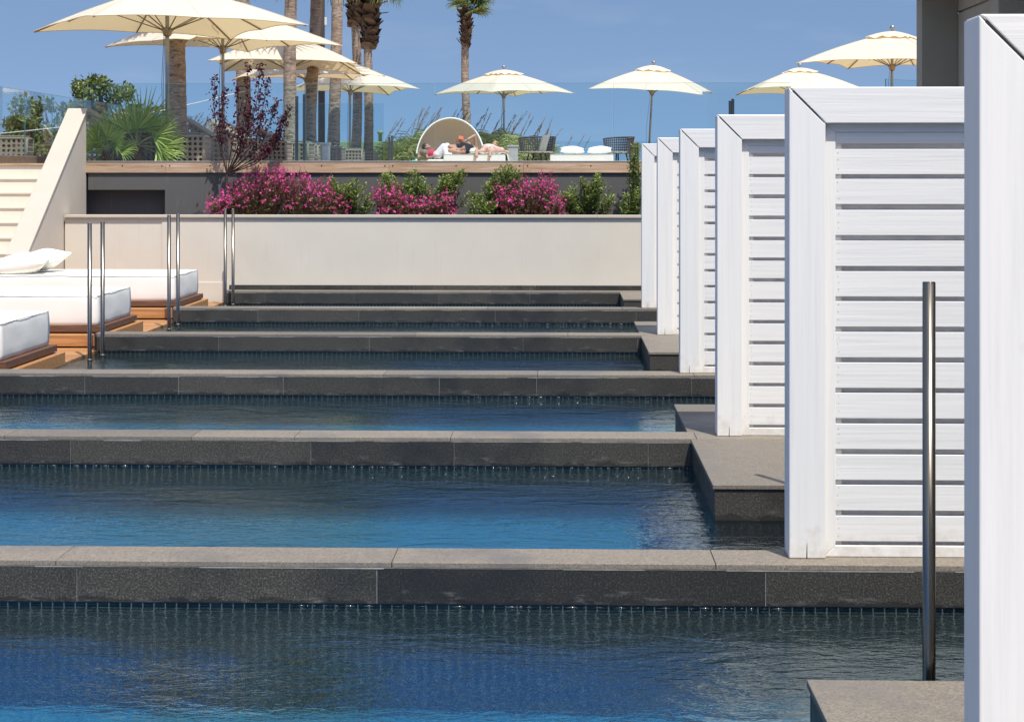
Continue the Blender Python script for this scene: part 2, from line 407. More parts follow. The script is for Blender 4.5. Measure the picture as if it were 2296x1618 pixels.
simple('rope', (.62, .61, .58), .9, bmp=.4, bscale=90); simple('table_white', (.66, .67, .66), .5); simple('plastic_black', (.02, .02, .02), .5)
simple('ground_dirt', (.20, .17, .13), .95, var=.25, scale=.4, bmp=.2); simple('box_grey', (.36, .37, .36), .7); simple('board_pale', (.74, .71, .69), .7)
# pool water
m, nt, b = newmat('pool_water'); nt.nodes.remove(b)
v1 = coords(nt, (1.0, 2.1, 1), 'Object'); v2 = coords(nt, (1.0, 1.7, 1), 'Object', (3.1, 1.7, 0))
n1 = noise(nt, v1, 2.1, 3, .5, .7); n2 = noise(nt, v2, 9.0, 3, .55, .6); n3 = noise(nt, v2, 26.0, 2, .5, .4)
calm = noise(nt, coords(nt, (.6, .8, 1), 'Object', (.4, 5.2, 0)), .55, 2, .5)
amp = math_(nt, 'MULTIPLY_ADD', ramp(nt, calm, [(.38, (0,0,0)), (.62, (1,1,1))]), .8); amp.node.inputs[2].default_value = .36
h = math_(nt, 'ADD', math_(nt, 'MULTIPLY', n1, .017), math_(nt, 'ADD', math_(nt, 'MULTIPLY', n2, .0072), math_(nt, 'MULTIPLY', n3, .0031)))
h = math_(nt, 'MULTIPLY', h, amp)
bp = N(nt, 'ShaderNodeBump'); bp.inputs['Strength'].default_value = 1.0; bp.inputs['Distance'].default_value = 1.0; nt.links.new(h, bp.inputs['Height'])
g = N(nt, 'ShaderNodeBsdfGlass'); g.inputs['IOR'].default_value = 1.333; g.inputs['Roughness'].default_value = 0.0; g.inputs['Color'].default_value = (.74, .91, .98, 1)
nt.links.new(bp.outputs[0], g.inputs['Normal'])
gs = N(nt, 'ShaderNodeBsdfGlossy'); gs.inputs['Roughness'].default_value = 0.0; nt.links.new(bp.outputs[0], gs.inputs['Normal']); mx = N(nt, 'ShaderNodeMixShader'); mx.inputs[0].default_value = .11
nt.links.new(g.outputs[0], mx.inputs[1]); nt.links.new(gs.outputs[0], mx.inputs[2]); nt.links.new(mx.outputs[0], nt.nodes['Material Output'].inputs['Surface']); M['pool_water'] = m
m, nt, b = newmat('wet_bead'); b.inputs['Base Color'].default_value = (.05, .06, .07, 1); b.inputs['Roughness'].default_value = .16; b.inputs['Specular IOR Level'].default_value = 1.0; b.inputs['Coat Weight'].default_value = 1.0; b.inputs['Coat Roughness'].default_value = .12; M['wet_bead'] = m
m, nt, b = newmat('sea_water'); b.inputs['Base Color'].default_value = (.02, .07, .12, 1); b.inputs['Roughness'].default_value = .15
bump(nt, b, noise(nt, coords(nt), .3, 5), .6, .4); M['sea_water'] = m
def struct(o): o['kind'] = 'structure'; return o
# ================================================================= pools
WZ = -.195; FZ = -1.72
LY = [4.15, 7.80, 11.50, 15.13, 18.85, 22.55, 25.78]           # front faces of the low stone walls
LX0 = [-4.98, -4.98, -4.98, -9.5, -4.985, -4.965, -4.92]; LX1 = 4.4
ORD = ['nearest', 'second', 'third', 'fourth', 'fifth', 'sixth', 'farthest']
WALL_LAB = [
 'low dark stone pool wall carrying the screen cut by the right edge of the photo',
 'low dark stone pool wall under the largest fully seen white screen, closest one in view',
 'low dark stone pool wall running into the block with the pointed shadow',
 'low dark stone pool wall right in front of the beds, starting at the left picture edge',
 'low dark stone pool wall ending beside the nearest pair of steel posts',
 'low dark stone pool wall ending beside the middle pair of steel posts',
 'low dark stone pool wall with white lime streaks, against the cream wall']
JF = {1: [172, 845, 1717], 2: [158, 697, 1018], 3: [190, 400, 635, 985, 1203], 4: [490, 828, 1173]}
JC = {1: [125, 878, 1605], 2: [10, 430, 660, 1010], 3: [185, 330, 860, 1205], 4: [262, 620, 930]}
for i, y in enumerate(LY):
    t = thing('pool_wall', WALL_LAB[i], 'pool wall', (LX0[i], y, FZ), 0, 'low stone walls between the pools')
    x0, x1 = LX0[i], LX1; yb = y + .30
    def joints(table):
        if i in table: js = [X(u, y) for u in table[i]]
        else:
            js = []; x = x0 + rnd.uniform(.5, 1.4)
            while x < x1: js.append(x); x += rnd.uniform(1.2, 1.8)
        while js[-1] < x1 - 1.6: js.append(js[-1] + rnd.uniform(1.2, 1.7))
        while js[0] > x0 + 1.8: js.insert(0, js[0] - rnd.uniform(1.2, 1.7))
        js = [q for q in js if x0 + .1 < q < x1 - .1]
        return [x0] + js + [x1]
    c = MB(); g = MB(); js = joints(JF); TT = {1: [.62, .84, .03, .42], 2: [.36, .80, .24, .62], 3: [.42, .36, .95, .5, .22, .45], 4: [.3, .6, .45, .4]}.get(i, [])
    for kk, (a, b_) in enumerate(zip(js, js[1:])):
        c.t = TT[min(len(TT) - 1, sum(1 for u in JF[i] if X(u, y) < (a + b_)/2))] if TT else rnd.uniform(.1, .9); jg = rnd.uniform(.0006, .0014); c.box(a + jg, b_ - jg, y, y + .03, -.183, -.026); c.box(a + jg, b_ - jg, yb - .03, yb, -.183, -.026)
    c.t = .5; c.box(x0, x0 + .02, y + .031, yb - .031, -.183, -.026)
    g.box(x0 + .03, x1, y + .0022, yb - .0022, -.182, -.027); g.box(x0 + .03, x1, y + .014, yb - .014, FZ, -.1825)
    g.box(x0, x1, y - .0004, y + .002, -.0265, -.0245)
    xx = x0 + .02
    while xx < x1 - .5:
        e_ = min(x1, xx + rnd.uniform(.15, .9)); g.box(xx, e_, y - .0012, y + .011, -.0285 - rnd.uniform(0, .002), -.0262); xx = e_ + rnd.uniform(.05, .9)
    c.build('cladding', M['stone_dark'], t, .002, 1, True)
    g.build('core', M['grout'], t, 0, 1, True)
    k = MB(); js = joints(JC)
    for a, b_ in zip(js, js[1:]):
        k.t = rnd.uniform(.3, .75); k.box(a + (.0015 if a > x0 else -.006), b_ - .0015, y - .0016, yb + .0016, -.025, 0)
    k.build('coping', M['stone_top'], t, .003, 2, True)
# step platforms straddling every second wall
STEPS = [(0, 2.45, 6.02), (2, 9.80, 13.20), (4, 17.08, 20.60), (6, 24.30, 25.76)]
SL = ['grey stone platform at the bottom right corner of the photo', 'grey stone platform with a pointed post shadow on top',
      'grey stone platform left of the third white screen foot', 'grey stone platform at the foot of the farthest white screen']
for (i, ya, yb), lab in zip(STEPS, SL):
    t = thing('stone_platform', lab, 'step platform', (.83, ya, FZ), 0, 'stone entry platforms in the pools')
    spans = [(ya, LY[i] - .014), (LY[i] + .314, yb)] if yb > LY[i] + .4 else [(ya, LY[i] - .014)]
    c = MB(); k = MB(); g = MB()
    for a, b_ in spans:
        c.t = rnd.uniform(.55, .8)
        c.box(.83, 4.3, a, a + .03, -.30, -.026); c.box(.83, .86, a + .031, b_ - .031, -.30, -.026); c.box(.83, 4.3, b_ - .03, b_, -.30, -.026)
        xs = [.82, 1.55 if i else 1.50, 2.3, 3.1, 4.3]
        for p, q in zip(xs, xs[1:]):
            k.t = rnd.uniform(.35, .7); k.box(p + (.0015 if p > .83 else 0), q - .0015, a - .01, b_ + (.01 if b_ > LY[i] else -.0), -.025, 0)
        g.box(.85, 4.28, a + .02, b_ - .02, FZ, -.028)
    c.build('cladding', M['stone_dark'], t, .003, 1, True); k.build('coping', M['stone_top'], t, .003, 2, True); g.build('core', M['tile_front'], t, 0, 1, True)
# basins and water
for i in range(6):
    y0 = LY[i] + .30; y1 = LY[i+1]; xa, xb = -4.95, 4.35
    b_ = MB()
    b_.m = 0; b_.poly([(xa, y0+.004, FZ+.01), (xb, y0+.004, FZ+.01), (xb, y1, FZ+.01), (xa, y1, FZ+.01)])
    b_.m = 1; b_.poly([(xa, y1+.010, FZ), (xb, y1+.010, FZ), (xb, y1+.010, -.188), (xa, y1+.010, -.188)])
    b_.poly([(xb, y0-.010, FZ), (xa, y0-.010, FZ), (xa, y0-.010, -.188), (xb, y0-.010, -.188)])
    b_.m = 2; b_.poly([(xa, y0, FZ), (xa, y1, FZ), (xa, y1, -.21), (xa, y0, -.21)]); b_.poly([(xb, y1, FZ), (xb, y0, FZ), (xb, y0, -.05), (xb, y1, -.05)])
    struct(b_.build('pool_basin', [M['tile_floor'], M['tile_front'], M['tile_side']], None, fixn=False))
    w = MB(); w.smooth = True; w.poly([(xa + .002, y0 - .008, WZ), (xb, y0 - .008, WZ), (xb, y1 + .008, WZ), (xa + .002, y1 + .008, WZ)])
    struct(w.build('pool_water', M['pool_water'], None, fixn=False))
# meniscus: the wet bead where the water meets the stone
for i, sp_ in ((1, (-1.2, .97)), (2, (-2.2, .82)), (3, (-1.0, .9)), (5, (-2.5, .8)), (2, (-4.0, -2.4))):
    m_ = MB(); m_.smooth = True; x = sp_[0]; q = random.Random(i)
    while x < sp_[1]:
        L = q.uniform(.01, .06); r_ = q.choice((.0012, .0018, .0025, .005))*q.uniform(.7, 1.1)*(.55 + .6*(x - sp_[0])/(sp_[1] - sp_[0])); yy_ = LY[i] + .003
        m_.tube([(x, yy_, WZ + .001), (x + L*.5, yy_ - .001, WZ + .0025), (x + L, yy_, WZ + .001)], [r_*.5, r_, r_*.5], 8); x += L*q.uniform(1.0, 3.2)
    struct(m_.build('waterline', M['wet_bead'], None))
# ================================================================= ground, deck
g = MB(); g.poly([(-1500, -300, -2.2), (1500, -300, -2.2), (1500, 3000, -2.2), (-1500, 3000, -2.2)]); struct(g.build('ground', M['ground_dirt']))
g = MB(); g.poly([(-1500, 140, -2.15), (1500, 140, -2.15), (1500, 2990, -2.15), (-1500, 2990, -2.15)]); struct(g.build('sea', M['sea_water']))
DZ = 1.86
d = MB()
x = -24.0
while x < 26:
    d.t = rnd.random(); d.box(x, x + .137, 27.42, 78, DZ - .03, DZ); x += .142
struct(d.build('upper_deck', M['timber_deck']))
d = MB(); d.box(-24, 26, 27.60, 78, -2.0, DZ - .035); struct(d.build('terrace_base', M['grey_render']))
d = MB(); y = 15.46
while y < 26.0:
    d.t = rnd.random(); x = -12.0
    d.box(-12, -4.95 if True else 0, y, y + .135, -.21, -.172); y += .139
struct(d.build('lower_deck', M['timber_platform']))
d = MB(); d.box(-12, -4.96, 15.44, 26.0, -2.0, -.215); struct(d.build('deck_base', M['grey_render']))
d = MB(); d.box(4.41, 9, -3, 26, -2.0, .002); struct(d.build('pavement', M['stone_top']))
# ================================================================= cream retaining wall, planter, terrace wall
t = thing('retaining_wall', 'long smooth cream rendered wall with a thin stone coping behind the pools', 'wall', (-1, 26.1, -2))
w = MB(); xs = X(363, 26.1)
w.box(xs, 7, 26.10, 26.36, -2, 1.055); w.box(-7.34, xs, 26.114, 26.36, -2, 1.055); w.build('wall_body', M['cream_render'], t, 0, 1, True)
w = MB(); js = [-7.34, -5.2, -2.4, .5, 3.2, 7]
for a, b_ in zip(js, js[1:]): w.t = rnd.random(); w.box(a + .001, b_ - .001, 26.065, 26.42, 1.057, 1.095)
w.build('coping', M['cream_stone'], t, .004, 2, True)
w = MB(); w.box(-4.9, .5, 26.082, 26.098, -.02, .068); js = [-4.9 + .9*k for k in range(7)] + [1.2]
for a, b_ in zip(js, js[1:]): w.t = rnd.random(); w.box(a + .001, b_ - .001, 26.08, 26.097, .0, .07)
w.v = w.v[8:]; w.f = [tuple(q - 8 for q in f) for f in w.f[6:]]; w.mi = w.mi[6:]; w.sm = w.sm[6:]; w.tn = w.tn[6:]
w.build('skirting', M['stone_dark'], t, .002, 1, True)
w = MB(); w.box(-7.3, -4.93, 26.085, 26.1135, -.2, .11); w.build('plinth', M['cream_render'], t, .004, 2, True)
s = MB(); s.grid(lambda a, b: (-6.1 + 13*a, 26.43 + .86*b, 1.03 + .05*rnd.random()), 80, 8); struct(s.build('planter_soil', M['soil']))
TY = 27.36
t = thing('terrace_wall', 'dark grey rendered terrace wall topped by a pale timber board', 'wall', (-1, TY, -2))
w = MB(); xo0, xo1 = -7.33, X(370, TY); zo = 1.455; xe = 7
w.box(xo1, xe, TY, TY + .2, -1.9, DZ - .036); w.box(xo0, xo1, TY, TY + .2, zo, DZ - .036); w.build('wall_body', M['grey_render'], t, 0, 1, True)
w = MB(); w.poly([(xo0, TY+.95, .8), (xo1+.3, TY+.95, .8), (xo1+.3, TY+.95, zo+.1), (xo0, TY+.95, zo+.1)]); w.box(xo0, xo1+.3, TY-.9, TY+.95, .95, 1.02); w.box(xo0, xo1 + .3, TY+.21, TY+.95, zo, zo+.05)
w.box(xo1 + .005, xo1 + .05, TY+.205, TY+.95, 1.0, zo + .05); w.build('niche', M['niche_dark'], t, 0, 1, True)
w = MB(); js = [X(u, TY) for u in (178, 373, 572, 872.5, 1174, 1476)] + [3, 5, 7]
for a, b_ in zip(js, js[1:]): w.t = rnd.uniform(.3, 1); w.box(a + .0012, b_ - .0012, TY - .035, TY - .002, 1.718, 1.866)
w.build('fascia_board', M['timber_fascia'], t, .003, 2, True)
w = MB()
for a, b_ in zip(js, js[1:]):
    for q in (a + .06, (a + b_)/2, b_ - .06):
        w.lathe([(.011, 0), (.011, .004)], (0, 0, 0), 8); n = 16
        for j in range(len(w.v) - n, len(w.v)):
            vx, vy, vz = w.v[j]; w.v[j] = (q + vx, TY - .0355 - vz, 1.825 + vy)
w.build('screw_plug', M['plastic_black'], t, 0, 1, True)
w = MB(); w.box(js[0] + .05, 7, TY - .001, TY + .055, 1.867, 1.90); w.build('glass_channel', M['steel_dull'], t, .003, 1, True)
# ================================================================= stairs
t = thing('staircase', 'pale limestone staircase climbing to the terrace at the left edge', 'stairs', (-8.9, 24.6, -.17))
st = MB(); ns = MB()
for k in range(9):
    z = DZ - .215*k; yn = 27.3 - .30*k
    if k == 0: continue
    st.box(-10.4, -7.66, yn, 27.3, z - .215, z - .036)
    ns.t = rnd.random(); ns.box(-10.4, -7.66, yn - .022, yn + .32, z - .034, z)
st.box(-10.4, -7.66, 27.28, 27.34, DZ - .215, DZ - .036)
st.build('riser', M['stair_stone'], t, 0, 1, True); ns.build('tread', M['stair_stone'], t, .005, 2, True)
ns = MB(); ns.box(-10.4, -7.66, 27.25, 27.42, DZ - .034, DZ + .002); ns.build('landing_edge', M['timber_fascia'], t, .003, 1, True)
t = thing('stair_parapet', 'sloping cream parapet wall beside the stairs with a smooth flat coping', 'wall', (-7.5, 24.3, -.2))
p = MB(); p.prism([(24.3, -.5), (27.36, -.5), (27.36, 2.665), (24.3, .575)], 'x', -7.63, -7.36); p.build('wall_body', M['cream_render'], t, 0, 1, True)
p = MB(); p.prism([(24.27, .560), (27.38, 2.675), (27.38, 2.715), (24.27, .60)], 'x', -7.652, -7.343); p.build('coping', M['cream_stone'], t, .006, 2, True)
# ================================================================= building on the right
t = thing('hotel_building', 'dark grey hotel facade with a charcoal fin wall at the upper right corner', 'building', (5, 20, 0))
b_ = MB(); b_.box(4.60, 12, -2, 21.1, .003, 3.565); b_.box(4.60, 12, -2, 21.1, 3.59, 4.6); b_.box(4.64, 11.9, -1.9, 21.05, 3.56, 3.6); b_.build('facade', M['olive_grey_render'], t, .004, 1, True)
b_ = MB(); b_.box(3.95, 4.62, 4.5, 21.6, 3.93, 4.12); b_.build('shade_slab', M['charcoal_render'], t, .006, 2, True)  # unseen overhang above the frame, added to keep the fin walls in shade
for yy in (20.9, 17.25, 13.6, 9.95, 6.3):
    b_ = MB(); b_.box(X(2067, 20.9), 4.598, yy, yy + .32, .003, 3.926); b_.build('fin_wall', M['charcoal_render'], t, .006, 2, True)
# ================================================================= privacy screens
def make_screen():
    H, W, T, D = 2.083, 2.45, .161, .165
    t = thing('privacy_screen', '', 'privacy screen', (1.0, 7.9, .0), 0, 'white slatted timber screens between the pools')
    gp = .0022
    a = MB(); a.t = .3; a.prism([(0, .0), (T, .0), (T, H - T - gp), (0, H - gp)], 'y', 0, D); a.build('post', M['white_wood_v'], t, .0055, 3)
    a = MB(); a.t = .6; a.prism([(W - T, .0), (W, .0), (W, H - gp), (W - T, H - T - gp)], 'y', 0, D); a.build('post', M['white_wood_v'], t, .0055, 3)
    a = MB(); a.t = .1; a.prism([(gp, H), (T + gp, H - T), (W - T - gp, H - T), (W - gp, H)], 'y', 0, D); a.build('top_rail', M['white_wood_h'], t, .0055, 3)
    fw = .05; y0 = .042; y1 = D - .042
    i0, i1, z0, z1 = T, W - T, .0, H - T
    a = MB(); a.m = 0; a.t = .2
    a.prism([(i0, z0), (i0 + fw, z0 + fw), (i0 + fw, z1 - .038), (i0, z1)], 'y', y0, y1)
    a.prism([(i1, z0), (i1, z1), (i1 - fw, z1 - .038), (i1 - fw, z0 + fw)], 'y', y0, y1)
    a.m = 1; a.t = .8
    a.prism([(i0, z1), (i0 + fw, z1 - .038), (i1 - fw, z1 - .038), (i1, z1)], 'y', y0, y1)
    a.prism([(i0, z0), (i1, z0), (i1 - fw, z0 + fw), (i0 + fw, z0 + fw)], 'y', y0, y1)
    a.build('inner_frame', [M['white_wood_v'], M['white_wood_h']], t, .0025, 1)
    a = MB(); n = 13; pit = .1357; top = z1 - .038
    ztop = top - .0
    # first slat short, the others 112 mm with 23 mm gaps
    zz = ztop - .050; a.t = .5; a.box(i0 + fw - .003, i1 - fw + .003, y0 + .004, y0 + .022, zz, ztop - .001)
    z = zz - .0235
    while z - .112 > z0 + fw:
        for ya in (y0 + .004, y1 - .022):
            a.t = rnd.random(); jz = rnd.uniform(-.0016, .0016); jy = rnd.uniform(-.001, .001); a.box(i0 + fw - .003, i1 - fw + .003, ya + jy, ya + .018 + jy, z - .112 + jz, z + jz)
        z -= pit
    sl_ = a
    for xa_ in (i0 + fw + .001, i1 - fw - .03):
        a = MB(); a.box(xa_, xa_ + .029, y0 + .0235, y1 - .0235, z0 + fw, top); a.build('batten', M['white_wood_v'], t)
    a = MB(); a.box(i0 + fw + .031, i1 - fw - .031, D/2 - .004, D/2 + .004, z0 + fw, top); a.build('backing_board', M['board_pale'], t)
    # nail holes at the ends of the slats
    a = sl_; a.m = 1; q = random.Random(3); z = zz - .0235
    while z - .112 > z0 + fw:
        for e in (.018, .05, .085):
            xx = i0 + fw + .012 + q.uniform(-.003, .004); zc = z - e + q.uniform(-.006, .006)
            a.box(xx - .0016, xx + .0016, y0 + .0025, y0 + .006, zc - .002, zc + .002)
        z -= pit
    a.build('slat_panel', [M['white_wood_h'], M['steel_dull']], t, .0022, 2)
    a = MB(); a.prism([(T*.47, .003), (T*.50, .003), (T*.495, .055), (T*.485, .072)], 'y', -.0015, .02); a.build('crack', M['plastic_black'], t)
    a = MB(); a.prism([(.013, H - .0215), (.018, H - .013), (T - .0055, H - T + .001), (T - .008, H - T + .001)], 'y', .0008, .03); a.build('mitre_joint', M['plastic_black'], t)
    return t
SY = [4.317, 7.92, 11.60, 15.26, 18.90, 22.66]
SLAB = ['white timber screen whose post and corner fill the right edge of the photo',
        'tallest wholly visible white slatted screen, with the steel post in front of it',
        'white slatted screen with about a third of its slats showing, next behind the largest',
        'white slatted screen with only a narrow strip of slat ends showing, middle of the row',
        'white screen second farthest in the row, just a sliver of slats showing',
        'smallest white screen, farthest of the row, in front of the cream wall end']
scr = make_screen()
for i, y in enumerate(SY):
    o = scr if i == 0 else dup(scr, (0, 0, 0))
    o.location = (1.0, y, .001 if LY[i] < y < LY[i] + .3 else .0); o['label'] = SLAB[i]
# ================================================================= steel posts
def make_pole(h, r=.0225):
    t = thing('handrail_post', '', 'handrail post', (0, 0, 0), 0, 'slim steel posts standing in the pools')
    a = MB(); a.smooth = True; a.tube([(0, 0, 0), (0, 0, h - .004)], r, 24); a.tube([(0, 0, h - .0042), (0, 0, h)], [r, r*.9], 24); a.build('tube', M['steel'], t)
    a = MB(); a.smooth = True; a.lathe([(r + .0008, 0), (r + .004, .0), (r + .004, .012), (r + .0008, .014)], (0, 0, -FZ + WZ - .004), 24); a.build('collar', M['steel_dull'], t)
    return t
PL = [((201, 17.96), 'slim steel post, left one of the pair by the nearest white beds'), ((230, 18.44), 'slim steel post, right one of the pair by the nearest white beds'),
      ((379, 21.54), 'slim steel post, left one of the middle pair by the far bed'), ((399, 22.2), 'slim steel post, right one of the middle pair by the far bed'),
      ((505, 25.35), 'slim steel post, left one of the pair against the cream wall'), ((522.5, 25.62), 'slim steel post, right one of the pair against the cream wall')]
p0 = make_pole(1.19 - FZ)
for i, ((u, y), lab) in enumerate(PL):
    o = p0 if i == 0 else dup(p0, (0, 0, 0)); o.location = (X(u, y), y, FZ + .012); o['label'] = lab
o = make_pole(1.315 - FZ); o.location = (X(2083, 6.22), 6.22, FZ + .012); o['label'] = 'large steel post in front of the biggest white screen at right'
o = make_pole(.92 - FZ); o.location = (1.32, 9.66, FZ + .012); o['label'] = 'steel post hidden behind the largest screen, its pointed shadow lies on the platform'
# ================================================================= day beds by the pools
def make_bed():
    t = thing('daybed', '', 'daybed', (-5.03, 19.2, -.172), 0, 'white daybeds on timber platforms by the pools')
    L = 2.45; W = 1.5; zb = .05 + .172; zt = .39 + .172
    def cushion(a, b):                       # a: around, b: up
        return None
    m = MB(); m.smooth = True
    # soft box: superellipse outline, slightly bulging
    nu, nv = 96, 14
    q = random.Random(4)
    def out(s_):
        per = 2*(L + W); d_ = s_*per
        if d_ < L: return (-L + d_, 0)
        if d_ < L + W: return (0, d_ - L)
        if d_ < 2*L + W: return (-(d_ - L - W), W)
        return (-L, W - (d_ - 2*L - W))
    from mathutils import noise as mn
    b = len(m.v)
    prof = [(-.05, 0), (-.012, 0), (0, .01), (.006, .05), (.007, .12), (.007, .2), (.005, .27), (.0, .32), (-.004, .337), (-.018, .345), (-.10, .352)]
    for off, zz in prof:
        for i in range(nu):
            x, y = out(i/nu); cx, cy = -L/2, W/2
            fx = (x - cx)/(L/2); fy = (y - cy)/(W/2)
            r_ = .035
            x2 = cx + max(-1, min(1, fx))*(L/2 + off); y2 = cy + max(-1, min(1, fy))*(W/2 + off)
            nz = mn.noise(Vector((x*3, y*3, zz*7)))*.006 + mn.noise(Vector((x*9, y*9, zz*4)))*.003
            d = Vector((fx if abs(fx) > .98 else 0, fy if abs(fy) > .98 else 0, 0))
            if d.length > 0: d.normalize()
            m.v.append((x2 + d.x*nz, y2 + d.y*nz, zb + zz*(zt - zb)/.352 + (mn.noise(Vector((x*4, y*4, 9)))*.008 if zz < .02 else 0)))
    for j in range(len(prof)-1):
        for i in range(nu):
            i2 = (i+1) % nu; m.face((b+j*nu+i, b+j*nu+i2, b+(j+1)*nu+i2, b+(j+1)*nu+i))
    e = b + (len(prof)-1)*nu; m.face([e + i for i in range(nu)]); m.face([b + i for i in reversed(range(nu))])
    mt = m.build('mattress', M['vinyl_white'], t)
    pz = zt - .014; pi = MB(); pi.smooth = True
    pts = [(-L, -.001, pz), (-L*.66, -.004, pz + .004), (-L*.3, -.002, pz - .003), (0, -.001, pz), (.003, W*.5, pz + .003), (.001, W, pz), (-L, W + .001, pz)]
    pi.tube(pts, .0032, 6); pi.build('piping', M['piping'], mt)
    a = MB(); a.t = .4; a.box(-L - .06, .06, -.005, W + .08, .157, .222); a.build('plinth', M['timber_red'], t, .004, 1)
    a = MB(); a.t = .3; a.box(-L - .06, .04, .03, W + .03, .14, .158); a.build('shadow_gap', M['plastic_black'], t)
    a = MB(); a.t = .7; a.box(-L - .1, .11, -.16, W + .18, .018, .142); a.build('platform', M['timber_platform'], t, .004, 1)
    a = MB()
    for xx in (-2.2, -1.1, -.25): a.box(xx, xx + .3, -.1, W, .0005, .019)
    a.build('foot', M['timber_platform'], t)
    return t
bed = make_bed()
for i, (y, x, lab) in enumerate([(15.55, -4.95, 'white daybed cut by the left picture edge, nearest of the poolside beds'), (19.2, -5.05, 'white daybed behind the nearest pair of steel posts, middle of the poolside beds'),
                                 (22.95, -5.03, 'white daybed with two pillows in front of the cream wall')]):
    o = bed if i == 0 else dup(bed, (0, 0, 0)); o.location = (x, y, -.1715); o['label'] = lab
def make_pillow(mat='pillow_white', a=.36, b=.25, h=.10):
    m = MB(); m.smooth = True
    def P(u, v, s):
        x = 2*u - 1; y = 2*v - 1
        pin = 1 - .13*(1 - abs(x)**2.0)*abs(y)**1.5; pin2 = 1 - .10*(1 - abs(y)**2.0)*abs(x)**1.5
        z = h*max(0, (1 - abs(x)**2.2))**.62*max(0, (1 - abs(y)**2.2))**.62
        z *= 1 + .06*math.sin(5*x + 2*y)
        return (a*x*pin2, b*y*pin, s*z)
    for s in (1, -1): m.grid(lambda u, v: P(u, v, s), 22, 18)
    o = m.build('pillow', M[mat], None)
    o.modifiers.new('w', 'WELD').merge_threshold = .002
    return o
pl = make_pillow()
c0 = at(33, 597, 23.4)
for i, (u, y, dz, rz, tl, lab, s_) in enumerate([(46, 23.25, .0, .12, .10, 'plump cream pillow lying in front on the far poolside daybed', 1.15), (92, 23.75, .03, -.35, .22, 'plump cream pillow lying behind on the far poolside daybed', 1.1)]):
    o = pl if i == 0 else pl.copy()
    if i: COL.objects.link(o)
    o.location = (X(u, y), y, .39 + .125 + dz); o.rotation_euler = (tl, -.12, rz); o.scale = (s_*.9, s_*.9, s_*1.25)
    tag(o, lab, 'pillow', 'cream pillows on the poolside bed')
# ================================================================= glass balustrades
GT = 3.09
def pane(mb, p, q, z0, z1, th=.014):
    p = Vector((p[0], p[1], 0)); q = Vector((q[0], q[1], 0)); d = (q - p).normalized(); n = Vector((-d.y, d.x, 0))
    c = (p + q)/2 + Vector((0, 0, (z0 + z1)/2)); mb.obox(c, d*((q - p).length/2), n*th/2, Vector((0, 0, (z1 - z0)/2)))
def fence(name_lab, pts, z1=GT, z0=DZ + .02, gap=.012, group='glass balustrades round the terrace', edges=True, drop=None):
    t = thing('glass_balustrade', name_lab, 'glass fence', (pts[0][0], pts[0][1], z0), 0, group)
    for (a, b_) in zip(pts, pts[1:]):
        a = Vector(a); b_ = Vector(b_); d = (b_ - a).normalized()
        m = MB(); pane(m, a + d*gap/2, b_ - d*gap/2, z0, z1); m.build('pane', M['glass_pane'], t, 0, 1, True)
        if edges:
            e = MB(); pane(e, a + d*gap/2, a + d*(gap/2 + .004), z0, z1, .015); pane(e, a + d*gap/2, b_ - d*gap/2, z1, z1 + .004, .015); e.build('pane_edge', M['glass_edge'], t, 0, 1, True)
    return t
FY = 27.385
fence('long clear glass balustrade along the timber edge of the terrace', [(X(u, FY), FY) for u in (186, 578, 976, 1374, 1773)])
fence('clear glass pane beside the charcoal fin wall, right of the two farther parasols', [(X(1985, 26.35), 26.35), (X(2130, 27.4), 27.4), (X(2300, 28.6), 28.6)], z0=DZ + .02)
fence('glass balustrade running away from the stairs at the left edge', [(-9.0, y) for y in (27.5, 29.6, 31.2, 33.4, 35.9, 38.2, 40.5, 43, 46, 50, 56)])
fence('glass screen standing behind the group of palm trunks', [(X(600, 35.4), 35.4), (X(735, 35.4), 35.4), (X(861, 35.4), 35.4)])
fence('distant low glass balustrade at the seaward end of the terrace', [(x, 76.0) for x in (-9, -3.5, 2, 7.5, 13, 18.5)], edges=False)
def post_pair(u, y, du, h, lab):
    t = thing('fence_post', lab, 'fence post', (X(u, y), y, DZ), 0, 'dark clamp posts of the glass fences')
    w = du*y/F/2
    for s_, dz in ((-1, -.03), (1, 0)):
        a = MB(); a.box(s_*w - .022, s_*w + .022, -.03, .03, 0, h + dz); a.build('post', M['post_dark'], t, .004, 1)
    return t
post_pair(674, 27.9, 17, 1.09, 'dark steel double post among the palm trunks, left of the flowers')
post_pair(876, 40, 6, .70, 'dark steel double post left of the shell shaped sunbed')
post_pair(1640, 28.6, 6, 1.04, 'dark steel double post above the white screens')
k = MB(); k.box(-9.08, -8.92, 27.45, 60, DZ, DZ + .14)
o = k.build('kerb', M['timber_grey'], None, .01, 1); tag(o, 'dark grey timber kerb under the side glass fence at the left', 'kerb')
